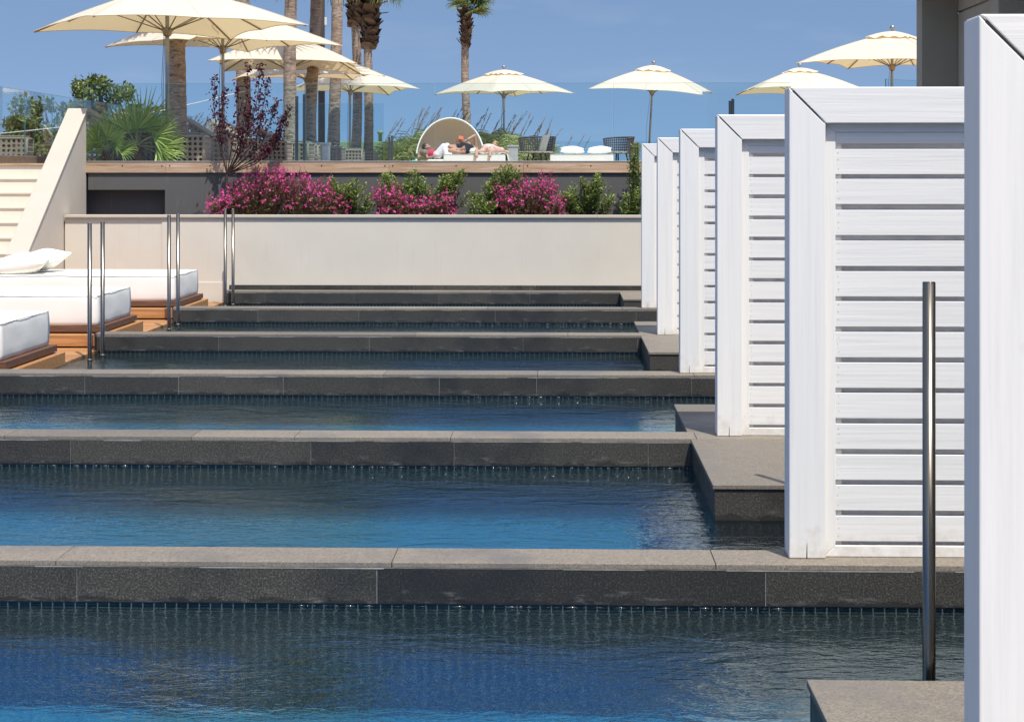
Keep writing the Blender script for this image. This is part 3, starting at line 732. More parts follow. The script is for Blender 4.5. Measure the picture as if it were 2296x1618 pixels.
# ================================================================= parasols
def make_parasol():
    t = thing('parasol', '', 'parasol', (0, 0, DZ), 0, 'cream square parasols on the terrace')
    Rc, zc, rise = 2.24, 2.19, .70; Rm = 1.50; zm = 2.245; ap = Vector((0, 0, zc + rise))
    def rim(a):                      # a in 0..8 : even = corner, odd = middle of a side
        i = int(a) % 8; f = a - int(a)
        def pt(k):
            w = k*math.pi/4
            return Vector((math.cos(w)*(Rc if k % 2 == 0 else Rm), math.sin(w)*(Rc if k % 2 == 0 else Rm), zc if k % 2 == 0 else zm))
        p = pt(i).lerp(pt(i + 1), f); s_ = math.sin(math.pi*f)
        inw = Vector((p.x, p.y, 0)).normalized()
        return p - inw*.055*s_ + Vector((0, 0, .035*s_))
    def surf(a, r_, lift=0):
        p = rim(a); q = ap.lerp(p, r_)
        f = a - int(a)
        q.z += .055*math.sin(math.pi*r_) - .030*math.sin(math.pi*f)*math.sin(math.pi*min(1, r_)) + lift
        return q
    m = MB(); m.smooth = True; nu, nv = 64, 14; b = len(m.v)
    for j in range(nv + 1):
        r_ = .16 + .84*j/nv
        for i in range(nu): m.v.append(tuple(surf(8*i/nu, r_)))
    for j in range(nv):
        for i in range(nu):
            i2 = (i + 1) % nu; m.face((b+j*nu+i, b+j*nu+i2, b+(j+1)*nu+i2, b+(j+1)*nu+i))
    can = m.build('canopy', M['canvas'], t)
    sm = MB(); sm.smooth = True                       # seams and hem
    for k in range(8): sm.tube([surf(k, r_, .003) for r_ in (.2, .4, .6, .8, 1)], .006, 5)
    sm.tube([rim(8*i/64) for i in range(65)], .008, 5); sm.build('hem', M['canvas'], can)
    v = MB(); v.smooth = True; b = len(v.v); nv = 5; nu = 48
    for j in range(nv + 1):
        r_ = j/nv
        for i in range(nu):
            p = surf(8*i/nu, .285*r_); q = Vector((p.x, p.y, p.z + .035 + .03*math.sin(math.pi*r_*.9) + (.022*math.sin(i*1.6) if j == nv else 0)))
            v.v.append(tuple(q))
    for j in range(nv):
        for i in range(nu):
            i2 = (i + 1) % nu; v.face((b+j*nu+i, b+j*nu+i2, b+(j+1)*nu+i2, b+(j+1)*nu+i))
    v.build('vent_cap', M['canvas'], t)
    a = MB(); a.smooth = True; a.tube([(0, 0, -.02), (0, 0, zc + rise - .02)], .03, 14); a.build('pole', M['pole_grey'], t)
    a = MB(); a.smooth = True; a.lathe([(.02, 0), (.035, .02), (.02, .035), (.045, .055), (.058, .085), (.05, .12), (.02, .14), (.002, .142)], (0, 0, zc + rise + .02), 14); a.build('finial', M['pole_grey'], t)
    a = MB(); a.smooth = True; a.lathe([(.034, 0), (.062, .02), (.066, .07), (.09, .09), (.09, .13), (.034, .15)], (0, 0, 2.06), 14); a.build('hub', M['rib_steel'], t)
    for k in range(8):
        a = MB(); a.smooth = True; a.tube([surf(k, r_, -.022) for r_ in (.05, .35, .65, .985)], .012, 6); a.build('rib', M['rib_steel'], t)
        a = MB(); a.smooth = True; w = k*math.pi/4; a.tube([(.08*math.cos(w), .08*math.sin(w), 2.17), tuple(surf(k, .52, -.03))], .010, 6); a.build('strut', M['steel_dull'], t)
    a = MB(); a.smooth = True; a.tube([(.02, .05, 2.05), (.05, .09, 1.2), (.04, .07, .3)], .004, 4); a.tube([(-.04, .03, 2.2), (-.06, .06, 1.3), (-.05, .04, .4)], .004, 4); a.build('cord', M['plastic_black'], t)
    a = MB(); p = surf(.0, .72, .01); p2 = surf(.0, .86, .004); a.smooth = True
    a.tube([p, p + Vector((.02, .03, .05)), (p + p2)/2 + Vector((0, .05, .045)), p2 + Vector((0, .06, .0)), p2 + Vector((.03, .1, -.02))], .008, 5); a.build('tie_strap', M['canvas'], t)
    t2 = MB(); t2.box(-.35, .35, -.35, .35, -.015, .04); t2.build('base_plate', M['steel_dull'], t, .01, 2)
    return t
par = make_parasol()
UM = [(375, 28.9, 14, 1.10, 0, 'largest cream parasol, cut by the top edge of the photo'), (501, 33, 2, 1, 0, 'cream parasol partly under the largest one, pole behind the purple shrub'),
      (641, 39.5, 40, 1, 0, 'cream parasol with palm shade on its canopy, third from the left'), (691, 44, 24, 1, 0, 'cream parasol half hidden by palm trunks, fourth from the left'),
      (784, 50.5, 24, 1, 0, 'cream parasol with the lowest tip of the palm trunk cluster, nearest the sunbed'), (1130, 53, 8, .95, 0, 'cream parasol in front of the lone palm, over the sunbathers'),
      (1453, 51, -35, 1, 5, 'cream parasol dipping one corner in front of a glass joint, above the empty bed'), (1790, 52.2, 40, 1, 0, 'cream parasol half hidden behind the top rail of a white screen'),
      (1998, 39, -16, 1, 0, 'cream parasol cut off by the charcoal fin wall')]
for i, (u, y, phi, s_, tilt, lab) in enumerate(UM):
    o = par if i == 0 else dup(par, (0, 0, 0)); o.location = (X(u, y), y, DZ + .015)
    o.rotation_euler = (0, 0, R(90 - phi)); o.scale = (s_, s_, 1); o['label'] = lab
    if not tilt: tilt = (.0, 1.4, -1.2, 1.8, -1.0, .8, 0, -1.5, 1.2)[i]
    if tilt: o.rotation_euler = (Matrix.Rotation(R(tilt), 3, Vector((math.cos(R(-phi)), math.sin(R(-phi)), 0)))@Matrix.Rotation(R(90 - phi), 3, 'Z')).to_euler()
# ================================================================= palms
def fan_frond(mb, base, d, up, L=1.0, pet=.9, n=22, spread=105, droop=.35, mi=0, w=.055, q=rnd):
    """petiole + folded fan of leaflets with drooping tips"""
    base = Vector(base); d = Vector(d).normalized(); up = Vector(up); s_ = d.cross(up)
    if s_.length < .05: s_ = d.orthogonal()
    s_.normalize(); up = s_.cross(d).normalized()
    hub = base + d*pet - Vector((0, 0, 1))*pet*.10
    mb.m = 1 if mi == 0 else mi; mb.blade([base, (base + hub)/2 + Vector((0, 0, .02)), hub], .05*L, .03*L, s_); mb.m = mi
    for k in range(n):
        a = R(-spread + 2*spread*k/(n-1) + q.uniform(-2, 2)); r_ = L*(.72 + .28*math.cos(a*.8))*q.uniform(.92, 1.06)
        dd = d*math.cos(a) + s_*math.sin(a) + up*.12*math.cos(a*2)
        p1 = hub + dd*r_*.55; p2 = hub + dd*r_*.85 - Vector((0, 0, 1))*r_*droop*.22; p3 = hub + dd*r_*.98 - Vector((0, 0, 1))*r_*droop*q.uniform(.5, 1.1)
        wd = s_*math.cos(a) - d*math.sin(a); wd = (wd + up*(.35 if k % 2 else -.35)).normalized()
        mb.blade([hub, hub + dd*r_*.28, p1, p2, p3], w*.35, w*.12, wd) if False else None
        b = len(mb.v); ws = (.012, w, w, w*.55, .004)
        for p, ww in zip((hub, hub + dd*r_*.3, p1, p2, p3), ws):
            mb.v.append(tuple(p - wd*ww/2)); mb.v.append(tuple(p + wd*ww/2))
        for j in range(4): mb.face((b+2*j, b+2*j+1, b+2*j+3, b+2*j+2))
def palm(lab, u, y, ub, dia, ztop, zboot, seed, elmin=-38, bs=1.0, ls=1.0, wind=.12, nf=34, skirt=None):
    q = random.Random(seed)
    pb = Vector((X(ub, y), y, DZ - .02)); pt = at(u, 100, y); k = (ztop - DZ)/(pt.z - DZ)
    top = Vector((pb.x + (pt.x - pb.x)*min(k, 1.35), y, ztop))
    t = thing('palm_tree', lab, 'palm', pb, 0, 'fan palms on the terrace')
    m = MB(); m.smooth = True; pts = []; rr = []; n = int((ztop - DZ)/.10)
    for i in range(n + 1):
        f = i/n; p = pb.lerp(top, f) + Vector((.05*math.sin(f*5 + seed), .04*math.cos(f*4 + seed), 0))
        h = (ztop - DZ)*f
        r_ = dia/2*(1 + .32*math.exp(-h/.55))*(1 - .12*f) * (1 + q.uniform(-.028, .028)); pts.append(p); rr.append(r_)
    m.tube(pts, rr, 26); m.build('trunk', M['palm_trunk'], t, 0, 1, True)
    b_ = MB(); nb = int((ztop - zboot)/.043); ps = 0
    for i in range(nb):
        z = zboot + (ztop - zboot)*i/nb; f = (z - DZ)/(ztop - DZ); p = pb.lerp(top, f); fr = i/nb
        for j in range(3):
            w = i*2.4 + j*2.1 + q.uniform(-.4, .4); o = Vector((math.cos(w), math.sin(w), 0)); s_ = Vector((-math.sin(w), math.cos(w), 0))
            r0 = dia/2*.86; out = bs*q.uniform(.12, .30)*(.40 + .8*fr); hh = q.uniform(.10, .22)*bs
            if q.random() < .05: out += .16
            A = p + o*r0 + Vector((0, 0, -.05)); B = p + o*(r0 + out*.55) + Vector((0, 0, hh*.35)); Cc = p + o*(r0 + out) + Vector((0, 0, hh + q.uniform(-.12, .05)))
            b = len(b_.v); W = bs*q.uniform(.07, .13)
            for P_, ww in ((A, W*1.3), (B, W), (Cc, W*.55)):
                b_.v += [tuple(P_ - s_*ww), tuple(P_ + s_*ww), tuple(P_ + s_*ww*.5 - o*.035 + Vector((0, 0, -.03))), tuple(P_ - s_*ww*.5 - o*.035 + Vector((0, 0, -.03)))]
            for e in range(2):
                for c_ in range(4):
                    c2 = (c_ + 1) % 4; b_.face((b+4*e+c_, b+4*e+c2, b+4*e+4+c2, b+4*e+4+c_))
            b_.face((b+8, b+9, b+10, b+11))
    if nb > 0: b_.build('leaf_bases', M['boot'], t, 0, 1, True)
    c = MB()
    for i in range(nf):
        el = R(q.uniform(elmin, 85)) if i > 7 else R(q.uniform(50, 88)); az = i*2.399 + q.uniform(-.3, .3)
        d = Vector((math.cos(el)*math.cos(az) + wind, math.cos(el)*math.sin(az), math.sin(el)))
        fan_frond(c, top + Vector((0, 0, q.uniform(-.25, .05))), d, Vector((0, 0, 1)) if el < 1.2 else Vector((1, 0, 0)), L=ls*q.uniform(.85, 1.15), pet=ls*q.uniform(.75, 1.15), n=20, droop=q.uniform(.3, .8) - .2*math.sin(el), mi=0, q=q)
    for i in range(9 if elmin < -30 else 0):
        az = q.uniform(0, 6.28); d = Vector((math.cos(az)*.6, math.sin(az)*.6, -.8))
        fan_frond(c, top + Vector((0, 0, -.35)), d, Vector((0, 0, 1)), L=.8, pet=.6, n=12, droop=.3, mi=2, q=q)
    if skirt:
        for i in range(70):
            az = i*2.4; z_ = q.uniform(*skirt); p = pb.lerp(top, (z_ - DZ)/(ztop - DZ)); d = Vector((math.cos(az), math.sin(az), q.uniform(-.9, .1)))
            fan_frond(c, p, d, Vector((0, 0, 1)), L=.75, pet=.65, n=14, droop=.5, mi=2, q=q)
    c.build('crown', [M['frond'], M['frond_pale'], M['frond_dry']], t, 0, 1, True, fixn=False)
    return t
palm('palm trunk beside the pole of the largest parasol', 386, 32, 391, .342, 11.3, 9.3, 1, skirt=(8.3, 9.3))
palm('palm trunk behind the purple leaved shrub', 549, 45, 544, .37, 14.3, 12.7, 2)
palm('palm trunk right of the purple shrub, in front of the parasol canopies', 657, 38.0, 654, .275, 9.0, 7.9, 3)
palm('palm trunk fully in parasol shade, left of the dark wooden pole', 704, 41.0, 699, .275, 7.3, 6.5, 4)
palm('palm trunk just right of the dark wooden utility pole', 752, 46.3, 751, .305, 10.2, 9.0, 5)
palm('palm trunk with shaggy leaf bases at its top, left one of the close pair', 799, 55, 797, .30, 7.9, 6.3, 6, -12, 1.55, .75)
palm('palm trunk with a shaggy dark head, right one of the close pair', 829, 52.6, 821, .27, 7.2, 5.45, 7, -8, 1.55, .72, .3, 26)
palm('lone slender palm with a small green crown against open sky', 1045, 62, 1049, .285, 7.45, 6.15, 8, 12, .85, .62, .45, 24)
t = thing('utility_pole', 'dark weathered wooden pole between two palm trunks', 'pole', (X(721, 57), 57, DZ))
a = MB(); a.smooth = True; a.tube([(0, 0, -.02), (0, 0, 4), (.01, 0, 8.6)], [.115, .105, .095], 14); a.build('shaft', M['timber_pole'], t)
a = MB(); a.box(.10, .17, -.06, .06, 4.6, 4.85); a.build('junction_box', M['table_white'], t, .01, 2)
a = MB(); a.smooth = True; a.tube([(.03, -.1, 8.2), (.08, -.1, 6.9), (.26, -.1, 6.2), (.32, -.05, 5.2)], .012, 5); a.build('cable', M['plastic_black'], t)
a = MB(); a.smooth = True; p, q_ = at(-60, 305, 40), at(548, 205, 44.7); a.tube([p.lerp(q_, f) - Vector((0, 0, .16*math.sin(math.pi*f))) for f in [i/16 for i in range(17)]], .013, 6)
tag(a.build('rope', M['rope']), 'pale rope slung behind the glass at the upper left', 'rope')
# ================================================================= woven furniture
def holes_panel(mb, fn, nu, nv, hole=.30, th=None):
    """perforated sheet: fn(u,v)->point, nu x nv cells each with an octagonal hole, given a thickness along fn's normal"""
    for j in range(nv):
        for i in range(nu):
            c0 = []; 
            sq = [(-.5,-.5),(0,-.5),(.5,-.5),(.5,0),(.5,.5),(0,.5),(-.5,.5),(-.5,0)]
            oc = [(math.cos(R(225 + 45*k))*hole, math.sin(R(225 + 45*k))*hole) for k in range(8)]
            b = len(mb.v)
            for (x, y) in sq + oc: mb.v.append(tuple(fn((i + .5 + x)/nu, (j + .5 + y)/nv)))
            for k in range(8):
                k2 = (k+1) % 8; mb.face((b+k, b+k2, b+8+k2, b+8+k))
def make_lounger():
    t = thing('sun_lounger', '', 'sun lounger', (0, 0, DZ), 0, 'woven rattan sun loungers in a row on the terrace')
    L, W, H = 2.05, .80, .45
    m = MB()
    cell = .085
    holes_panel(m, lambda u, v: (-L + L*u, 0, .03 + (H-.03)*v), int(L/cell), 5, .34); holes_panel(m, lambda u, v: (-L + L*u, W, .03 + (H-.03)*v), int(L/cell), 5, .34)
    holes_panel(m, lambda u, v: (0, W*u, .03 + (H-.03)*v), 10, 5); holes_panel(m, lambda u, v: (-L, W*u, .03 + (H-.03)*v), 10, 5)
    m.poly([(-L, 0, H), (0, 0, H), (0, W, H), (-L, W, H)])
    o = m.build('base', M['wicker'], t); md = o.modifiers.new('w', 'WELD'); md.merge_threshold = .001
    md = o.modifiers.new('s', 'SOLIDIFY'); md.thickness = .022; md.offset = 0
    m = MB(); m.smooth = True
    for y in (0, W): m.tube([(-L, y, H), (0, y, H)], .022, 8); m.tube([(-L, y, .03), (0, y, .03)], .02, 8)
    for x in (-L, 0): m.tube([(x, 0, H), (x, W, H)], .022, 8); m.tube([(x, 0, .03), (x, W, .03)], .02, 8)
    for x in (-L, 0):
        for y in (0, W): m.tube([(x, y, 0), (x, y, H)], .022, 8)
    m.build('frame', M['wicker'], t)
    m = MB(); a = R(33); bl = .85; x0 = -L + .75
    def B(u, v): return (x0 - bl*u*math.cos(a), .03 + (W-.06)*v, H + .02 + bl*u*math.sin(a))
    m.poly([B(0, 0), B(1, 0), B(1, 1), B(0, 1)])
    for yv in (0, 1):
        holes_panel(m, lambda u, v, yv=yv: (B(u, yv)[0] + .14*v*math.sin(a)*-1, B(u, yv)[1], B(u, yv)[2] - .17*v), 9, 2)
    o = m.build('backrest', M['wicker'], t); md = o.modifiers.new('s', 'SOLIDIFY'); md.thickness = .03; md.offset = 0
    m = MB(); m.box(-1.25, -.04, .05, W - .05, H + .012, H + .055); m.build('seat_cushion', M['cushion_grey'], t, .015, 2)
    return t
lg = make_lounger()
LG = [(240, 29.6, -7.35 + 2.05, 'woven lounger behind the fan palm, nearest of the row'), (456, 28.7, None, 'woven lounger right of the fan palm, its foot end beside the palm trunk'), (512, 31.0, None, 'woven lounger under the purple shrub'),
      (576, 33.2, None, 'woven lounger between the purple shrub and the palm trunk'), (690, 35.6, None, 'woven lounger at the foot of the dark double post'),
      (712, 38.6, None, 'woven lounger between the double post and the utility pole'), (764, 42.0, None, 'woven lounger at the foot of the palm right of the utility pole'),
      (811, 46.2, None, 'woven lounger at the foot of the close palm pair, left one'), (838, 51.0, None, 'smallest woven lounger, at the right end of the row')]
LG = LG[1:] + [(640, 34.45, None, 'woven lounger with its raised back between the first palm trunk and the purple shrub')]
for i, (u, y, xx, lab) in enumerate(LG):
    o = lg if i == 0 else dup(lg, (0, 0, 0)); o.location = (X(u, y), y, DZ + .001); o['label'] = lab; o.rotation_euler = (0, 0, R((3, -2, 2, -1, 2, 0, 3, -2, 0)[i]))
o = dup(lg, (X(60, 30.6), 30.6, DZ + .001), R(10), 'woven lounger seen through the glass left of the stair parapet')
def make_chair():
    t = thing('woven_armchair', '', 'armchair', (0, 0, DZ), 0, 'dark woven armchairs with rope seats')
    m = MB(); r_ = .42
    def B(u, v):
        w = R(200) * (u - .5) + R(90); rr = r_ + .05*v
        return (math.cos(w)*rr*1.12, math.sin(w)*rr*.9, .34 + .42*v*(1 - .12*abs(2*u - 1)**3))
    holes_panel(m, B, 26, 6, .36)
    o = m.build('backrest', M['wicker_dark'], t); md = o.modifiers.new('s', 'SOLIDIFY'); md.thickness = .022; md.offset = 0
    m = MB(); m.smooth = True; m.tube([B(i/24, 1) for i in range(25)], .022, 8); m.tube([B(i/24, 0) for i in range(25)], .02, 8); m.build('rim', M['wicker_dark'], t)
    m = MB(); m.smooth = True
    for k in range(2):
        m.tube([((.46)*math.cos(w*.2618) + .012*math.cos(w*2 + k*3.14), .40*math.sin(w*.2618) + .05 - .1, .33 + .012*math.sin(w*2 + k*3.14)) for w in [i*.25 for i in range(97)]], .02, 6)
    m.build('seat_ring', M['wicker'], t)
    m = MB(); m.lathe([(.02, 0), (.40, .0), (.42, .03), (.40, .06), (.02, .065)], (0, -.02, .30), 24); m.build('seat', M['wicker_dark'], t, 0)
    m = MB(); m.smooth = True
    for k in range(4):
        w = k*math.pi/2 + .78; m.tube([(.24*math.cos(w), .24*math.sin(w), .31), (.33*math.cos(w), .33*math.sin(w), 0)], .02, 8)
    m.build('legs_frame', M['wicker_dark'], t)
    return t
ch = make_chair(); ch.location = (X(1204, 49), 49, DZ + .1); ch.rotation_euler = (0, 0, R(-20)); ch['label'] = 'dark woven armchair with a grey cushion strip, beside the sunbathers bed'
m = MB(); m.smooth = True; m.grid(lambda u, v: (.05 + .22*u, -.02 + .10*math.sin(3*v)*.3 + .34*v**1.6 - .03, .34 + .47*v), 4, 8)
o = m.build('cushion', M['cushion_grey'], None); md = o.modifiers.new('s', 'SOLIDIFY'); md.thickness = .06; o.location = ch.location; o.rotation_euler = ch.rotation_euler
tag(o, 'flat grey cushion leaning in the left woven armchair', 'cushion')
c2 = dup(ch, (X(1384, 49.5), 49.5, DZ + .1), R(-52), 'dark woven armchair half behind the bed with two pillows')
def side_table(u, y, w, h, lab, mat='table_white'):
    t = thing('side_table', lab, 'side table', (X(u, y), y, DZ), 0, 'small box side tables on the terrace')
    m = MB(); m.box(-w/2, w/2, -w/2, w/2, h - .05, h); m.build('table_top', M[mat], t, .008, 2)
    m = MB(); m.box(-w/2 + .02, w/2 - .02, -w/2 + .02, w/2 - .02, .0, h - .051); m.build('body', M[mat], t, .006, 2)
side_table(430, 34.0, .36, .55, 'white box side table right of the first palm trunk')
side_table(1150, 48.6, .32, .62, 'grey box side table at the right end of the sunbathers bed', 'box_grey')
side_table(724, 40.4, .34, .55, 'white box side table in front of the utility pole')
side_table(1422, 50.5, .30, .72, 'grey box side table close to the smallest white screen', 'box_grey')
# beds on the terrace
def deck_bed(u0, u1, y, lab, Ld=2.0):
    x0, x1 = X(u0, y), X(u1, y); zt = at(0, 346.3, y).z
    t = thing('outdoor_bed', lab, 'outdoor bed', (x0, y, DZ), 0, 'low white beds on the terrace')
    m = MB(); m.box(0, x1 - x0, 0, Ld, .10, zt - DZ); mt = m.build('mattress', M['vinyl_white'], t, .028, 3)
    m = MB(); m.box(.03, x1 - x0 - .03, .03, Ld - .03, .0, .099); m.build('plinth', M['timber_grey'], t)
    p = MB(); p.smooth = True; W = x1 - x0; z = zt - DZ - .012
    p.tube([(0, 0, z), (W*.5, -.004, z + .002), (W, 0, z), (W, Ld, z)], .006, 6); p.build('piping', M['piping'], mt)
    return t, zt
bedD, zD = deck_bed(994, 1133, 47.0, 'low white bed carrying two sunbathers next to the shell canopy')
bedE, zE = deck_bed(1233, 1376, 47.5, 'empty low white bed with two plump pillows')
for i, (u, lab) in enumerate([(1283, 'plump white pillow, left one on the empty terrace bed'), (1344, 'plump white pillow, right one on the empty terrace bed')]):
    o = pl.copy(); COL.objects.link(o); o.location = (X(u, 48.0), 48.0, zE + .115); o.rotation_euler = (.25, .03 - .06*i, .05 - .1*i); o.scale = (.95, .9, 1.0)
    tag(o, lab, 'pillow', 'white pillows on the terrace bed')
# shell canopy daybed
t = thing('canopy_daybed', 'round daybed under a folding cream shell canopy, a woman reclining inside', 'daybed', (X(1012, 48.6), 48.6, DZ))
cy = thing
rx, rz_, z0 = .93, 1.12, .28
m = MB(); m.smooth = True
def shell(u, v):
    # arch from left to right (u), folding back from the front hoop (v=0) down to the bed at the rear (v=1)
    a = math.pi*(1 - u); tilt = R(80 - 78*(1 - v)) if False else R(78*(1 - v) + 2*v)
    x = rx*math.cos(a); h = rz_*math.sin(a)
    return Vector((x - .05*(1-v), .28 + h*math.cos(tilt)*.92, z0 + h*math.sin(tilt)))
m.grid(lambda u, v: shell(u, v), 40, 12); cano = m.build('canopy', M['canopy_cloth'], t); md = cano.modifiers.new('s', 'SOLIDIFY'); md.thickness = .012
for v in (0, .33, .66):
    a = MB(); a.smooth = True; a.tube([shell(i/40, v) for i in range(41)], .022 if v == 0 else .012, 8)
    a.build('hoop', M['vinyl_white' if v == 0 else 'cushion_grey'], t)
for s_ in (0, 1):
    p = shell(s_, 0); a = MB(); a.smooth = True; a.tube([p, (p.x, p.y - .05, .0)], .026, 10); a.build('hoop_leg', M['vinyl_white'], t)
    a = MB(); a.box(p.x - .035, p.x + .035, p.y - .06, p.y + .02, .30, .40); a.build('hinge', M['post_dark'], t, .006, 1)
m = MB(); m.lathe([(.05, .0), (.92, 0), (.93, .10), (.90, .12), (.05, .121)], (0, .62, .0), 40); m.build('base', M['box_grey'], t, 0)
m = MB(); m.smooth = True; m.lathe([(.05, .125), (.86, .125), (.895, .15), (.895, .21), (.86, .235), (.05, .24)], (0, .62, .0), 40); m.build('mattress', M['vinyl_white'], t)
CB = t.location.copy()
# ================================================================= low green wall with a vent
t = thing('garden_wall', 'low pale green rendered wall behind the palm trunks', 'wall', (X(690, 60), 60, DZ))
W = X(926, 60) - X(690, 60); m = MB(); m.box(0, W, 0, .3, -.02, at(0, 318, 60).z - DZ - .0); m.build('wall_body', M['green_render'], t, .02, 2)
m = MB(); m.smooth = True; vx = X(851, 59.9) - X(690, 60); m.lathe([(.065, 0), (.065, .26), (.10, .262), (.10, .36), (.02, .38)], (vx, .15, at(0, 318, 60).z - DZ), 16); m.build('vent_pipe', M['green_render'], t)
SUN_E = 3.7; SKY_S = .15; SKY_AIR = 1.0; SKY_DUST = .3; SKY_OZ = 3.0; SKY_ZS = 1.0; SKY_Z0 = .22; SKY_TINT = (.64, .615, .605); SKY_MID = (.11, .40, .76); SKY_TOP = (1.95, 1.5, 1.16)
CLX, CLZ = 3.0, 1.0; CLOUD = (3.6, 3.7, 4.0); CLOUD_A = .09; EXPO = 0.52; CAUST = True
# ================================================================= people
def fr(fwd, up):
    f = Vector(fwd).normalized(); u = Vector(up); s = f.cross(u).normalized(); u = s.cross(f).normalized(); return f, u, s
def head(mb, c, fwd, up):
    f, u, s = fr(fwd, up); c = Vector(c)
    mb.ell(c + u*.025, f*.092, s*.073, u*.100, 18, 12); mb.ell(c - u*.045 + f*.028, f*.062, s*.056, u*.068, 14, 9)
    mb.capsule(c + f*.090 + u*.030, c + f*.108 - u*.005, .009, .014, 8)          # nose
    mb.ell(c + f*.088 - u*.045, f*.012, s*.026, u*.010, 10, 6)                   # lips
    for q in (-1, 1):
        mb.ell(c + s*q*.074 + u*.01 - f*.01, f*.018, s*.009, u*.030, 8, 6)       # ears
        mb.ell(c + f*.076 + s*q*.032 + u*.028, f*.014, s*.016, u*.010, 8, 6)     # eyelids / eyes
def hand(mb, w, d, n, curl=.5, sgn=1, r=.0085):
    """w wrist, d pointing direction, n palm normal, sgn side of the thumb"""
    d, n_, s = fr(d, n); w = Vector(w)
    mb.capsule(w, w + d*.03, .024, .026, 10, .7); mb.ell(w + d*.055, d*.05, s*.040, n_*.016, 12, 8)
    for i, (off, L) in enumerate(((-.030, .062), (-.010, .075), (.011, .080), (.031, .070))):
        p = w + d*.092 + s*sgn*off; dd = (d + s*sgn*off*2.5).normalized(); a = curl*(1 + .1*i); seg = (.44, .32, .24)
        for k, g in enumerate(seg):
            e = p + (dd*math.cos(a*(k + .6)) + n_*math.sin(a*(k + .6)))*L*g; mb.capsule(p, e, r*(1 - .1*k), r*(.92 - .1*k), 8); p = e
    p = w + d*.03 + s*sgn*.034; e = p + (d*.6 + s*sgn*.6 + n_*.25).normalized()*.038; mb.capsule(p, e, .013, .011, 8); mb.capsule(e, e + (d*.9 + s*sgn*.1 + n_*.35).normalized()*.030, .011, .009, 8)
def foot(mb, a, d, n, sgn=1):
    """a ankle, d heel-to-toe direction, n sole normal (pointing out of the sole)"""
    d, n_, s = fr(d, n); a = Vector(a)
    h = a + n_*.055 - d*.035; ball = a + n_*.045 + d*.125
    mb.capsule(a, h, .036, .034, 12); mb.capsule(h, ball, .033, .034, 12, 1.15); mb.capsule(ball - s*.022, ball + s*.022, .024, .022, 10); mb.capsule(a, ball - n_*.015, .034, .022, 10)
    for k in range(5):
        o = s*sgn*(-.036 + .018*k); L = (.050, .045, .040, .034, .028)[k]; rr = (.013, .0095, .009, .0085, .008)[k]
        mb.capsule(ball + o + d*.012, ball + o + d*(.012 + L) - n_*.006, rr*1.05, rr*.9, 8)
def body_obj(name, mb, mat, parent, vox=.0075, it=4, world=True):
    mb.sm = [True]*len(mb.f); o = mb.build(name, mat, parent, 0, 1, world)
    md = o.modifiers.new('r', 'REMESH'); md.mode = 'VOXEL'; md.voxel_size = vox; md.use_smooth_shade = True
    md = o.modifiers.new('s', 'SMOOTH'); md.iterations = it; md.factor = .5
    return o
# -- man reading, on his back with knees folded to the left
y = 47.35
def Pm(cx, cy, yy=47.4):            # pixel of the enlarged crop -> point at depth yy
    return at((1500 + cx*.1829)/1.6167, (400 + cy*.1829)/1.6167, yy)
hipL, hipR = Pm(960, 740, 47.55), Pm(1110, 760, 47.55); hipL.z = max(hipL.z, zD + .17); hipR.z = zD + .12
t = thing('person', 'sunbather on his back in black shorts, knees folded sideways, holding an orange book', 'person', ((hipL + hipR)/2).xy.to_3d() + Vector((0, 0, zD)))
mb = MB()
sh = Pm(1235, 735, 48.05); sh.z = zD + .15; shl = Pm(900, 735, 48.12); shl.z = zD + .15; chest = (sh + shl)/2
pel = (hipL + hipR)/2
mb.capsule(hipL.lerp(pel, .3), hipR.lerp(pel, .3), .125, .125, 14); mb.capsule(pel, chest + Vector((0, -.12, 0)), .125, .135, 14); mb.capsule(shl.lerp(chest, .3), sh.lerp(chest, .3), .115, .115, 14)
mb.capsule(shl, sh, .075, .075, 12)
nk = chest + Vector((0, .12, .03)); hd = chest + Vector((0, .27, .10)); mb.capsule(chest, hd, .06, .055, 12); head(mb, hd, (0, -.55, .8), (0, .8, .55))
# left leg (upper): hip -> knee at far left -> foot back to the right
k1 = Pm(715, 722, 47.30); f1 = Pm(905, 790, 47.22)
k2 = Pm(722, 800, 47.18); f2 = Pm(905, 838, 47.10); k2.z = max(k2.z, zD + .075); f2.z = max(f2.z, zD + .06)
mb.capsule(hipL, k1, .085, .060, 14); mb.capsule(k1, k1.lerp(f1, .4), .058, .056, 12); mb.capsule(k1.lerp(f1, .4), f1, .056, .036, 12)
mb.capsule(hipR + Vector((-.05, -.1, -.02)), k2, .085, .060, 14); mb.capsule(k2, k2.lerp(f2, .4), .058, .056, 12); mb.capsule(k2.lerp(f2, .4), f2, .056, .036, 12)
foot(mb, f1, (.75, -.1, .45), (.25, -.95, -.1), 1); foot(mb, f2, (.95, -.2, .15), (.1, -.95, -.25), 1)
el = Pm(1205, 500, 47.95); wr = Pm(1040, 595, 47.75); mb.capsule(sh, el, .050, .040, 12); mb.capsule(el, el.lerp(wr, .35), .040, .040, 12); mb.capsule(el.lerp(wr, .35), wr, .040, .026, 12)
hand(mb, wr, (-.85, -.05, -.25), (-.25, -.3, .9), .7, 1)
el2 = Pm(800, 660, 48.0); wr2 = Pm(845, 615, 47.78); mb.capsule(shl, el2, .048, .038, 12); mb.capsule(el2, wr2, .038, .026, 12); hand(mb, wr2, (.35, -.1, .75), (.9, -.2, -.2), .7, -1)
body_obj('body', mb, M['skin_tan'], t)
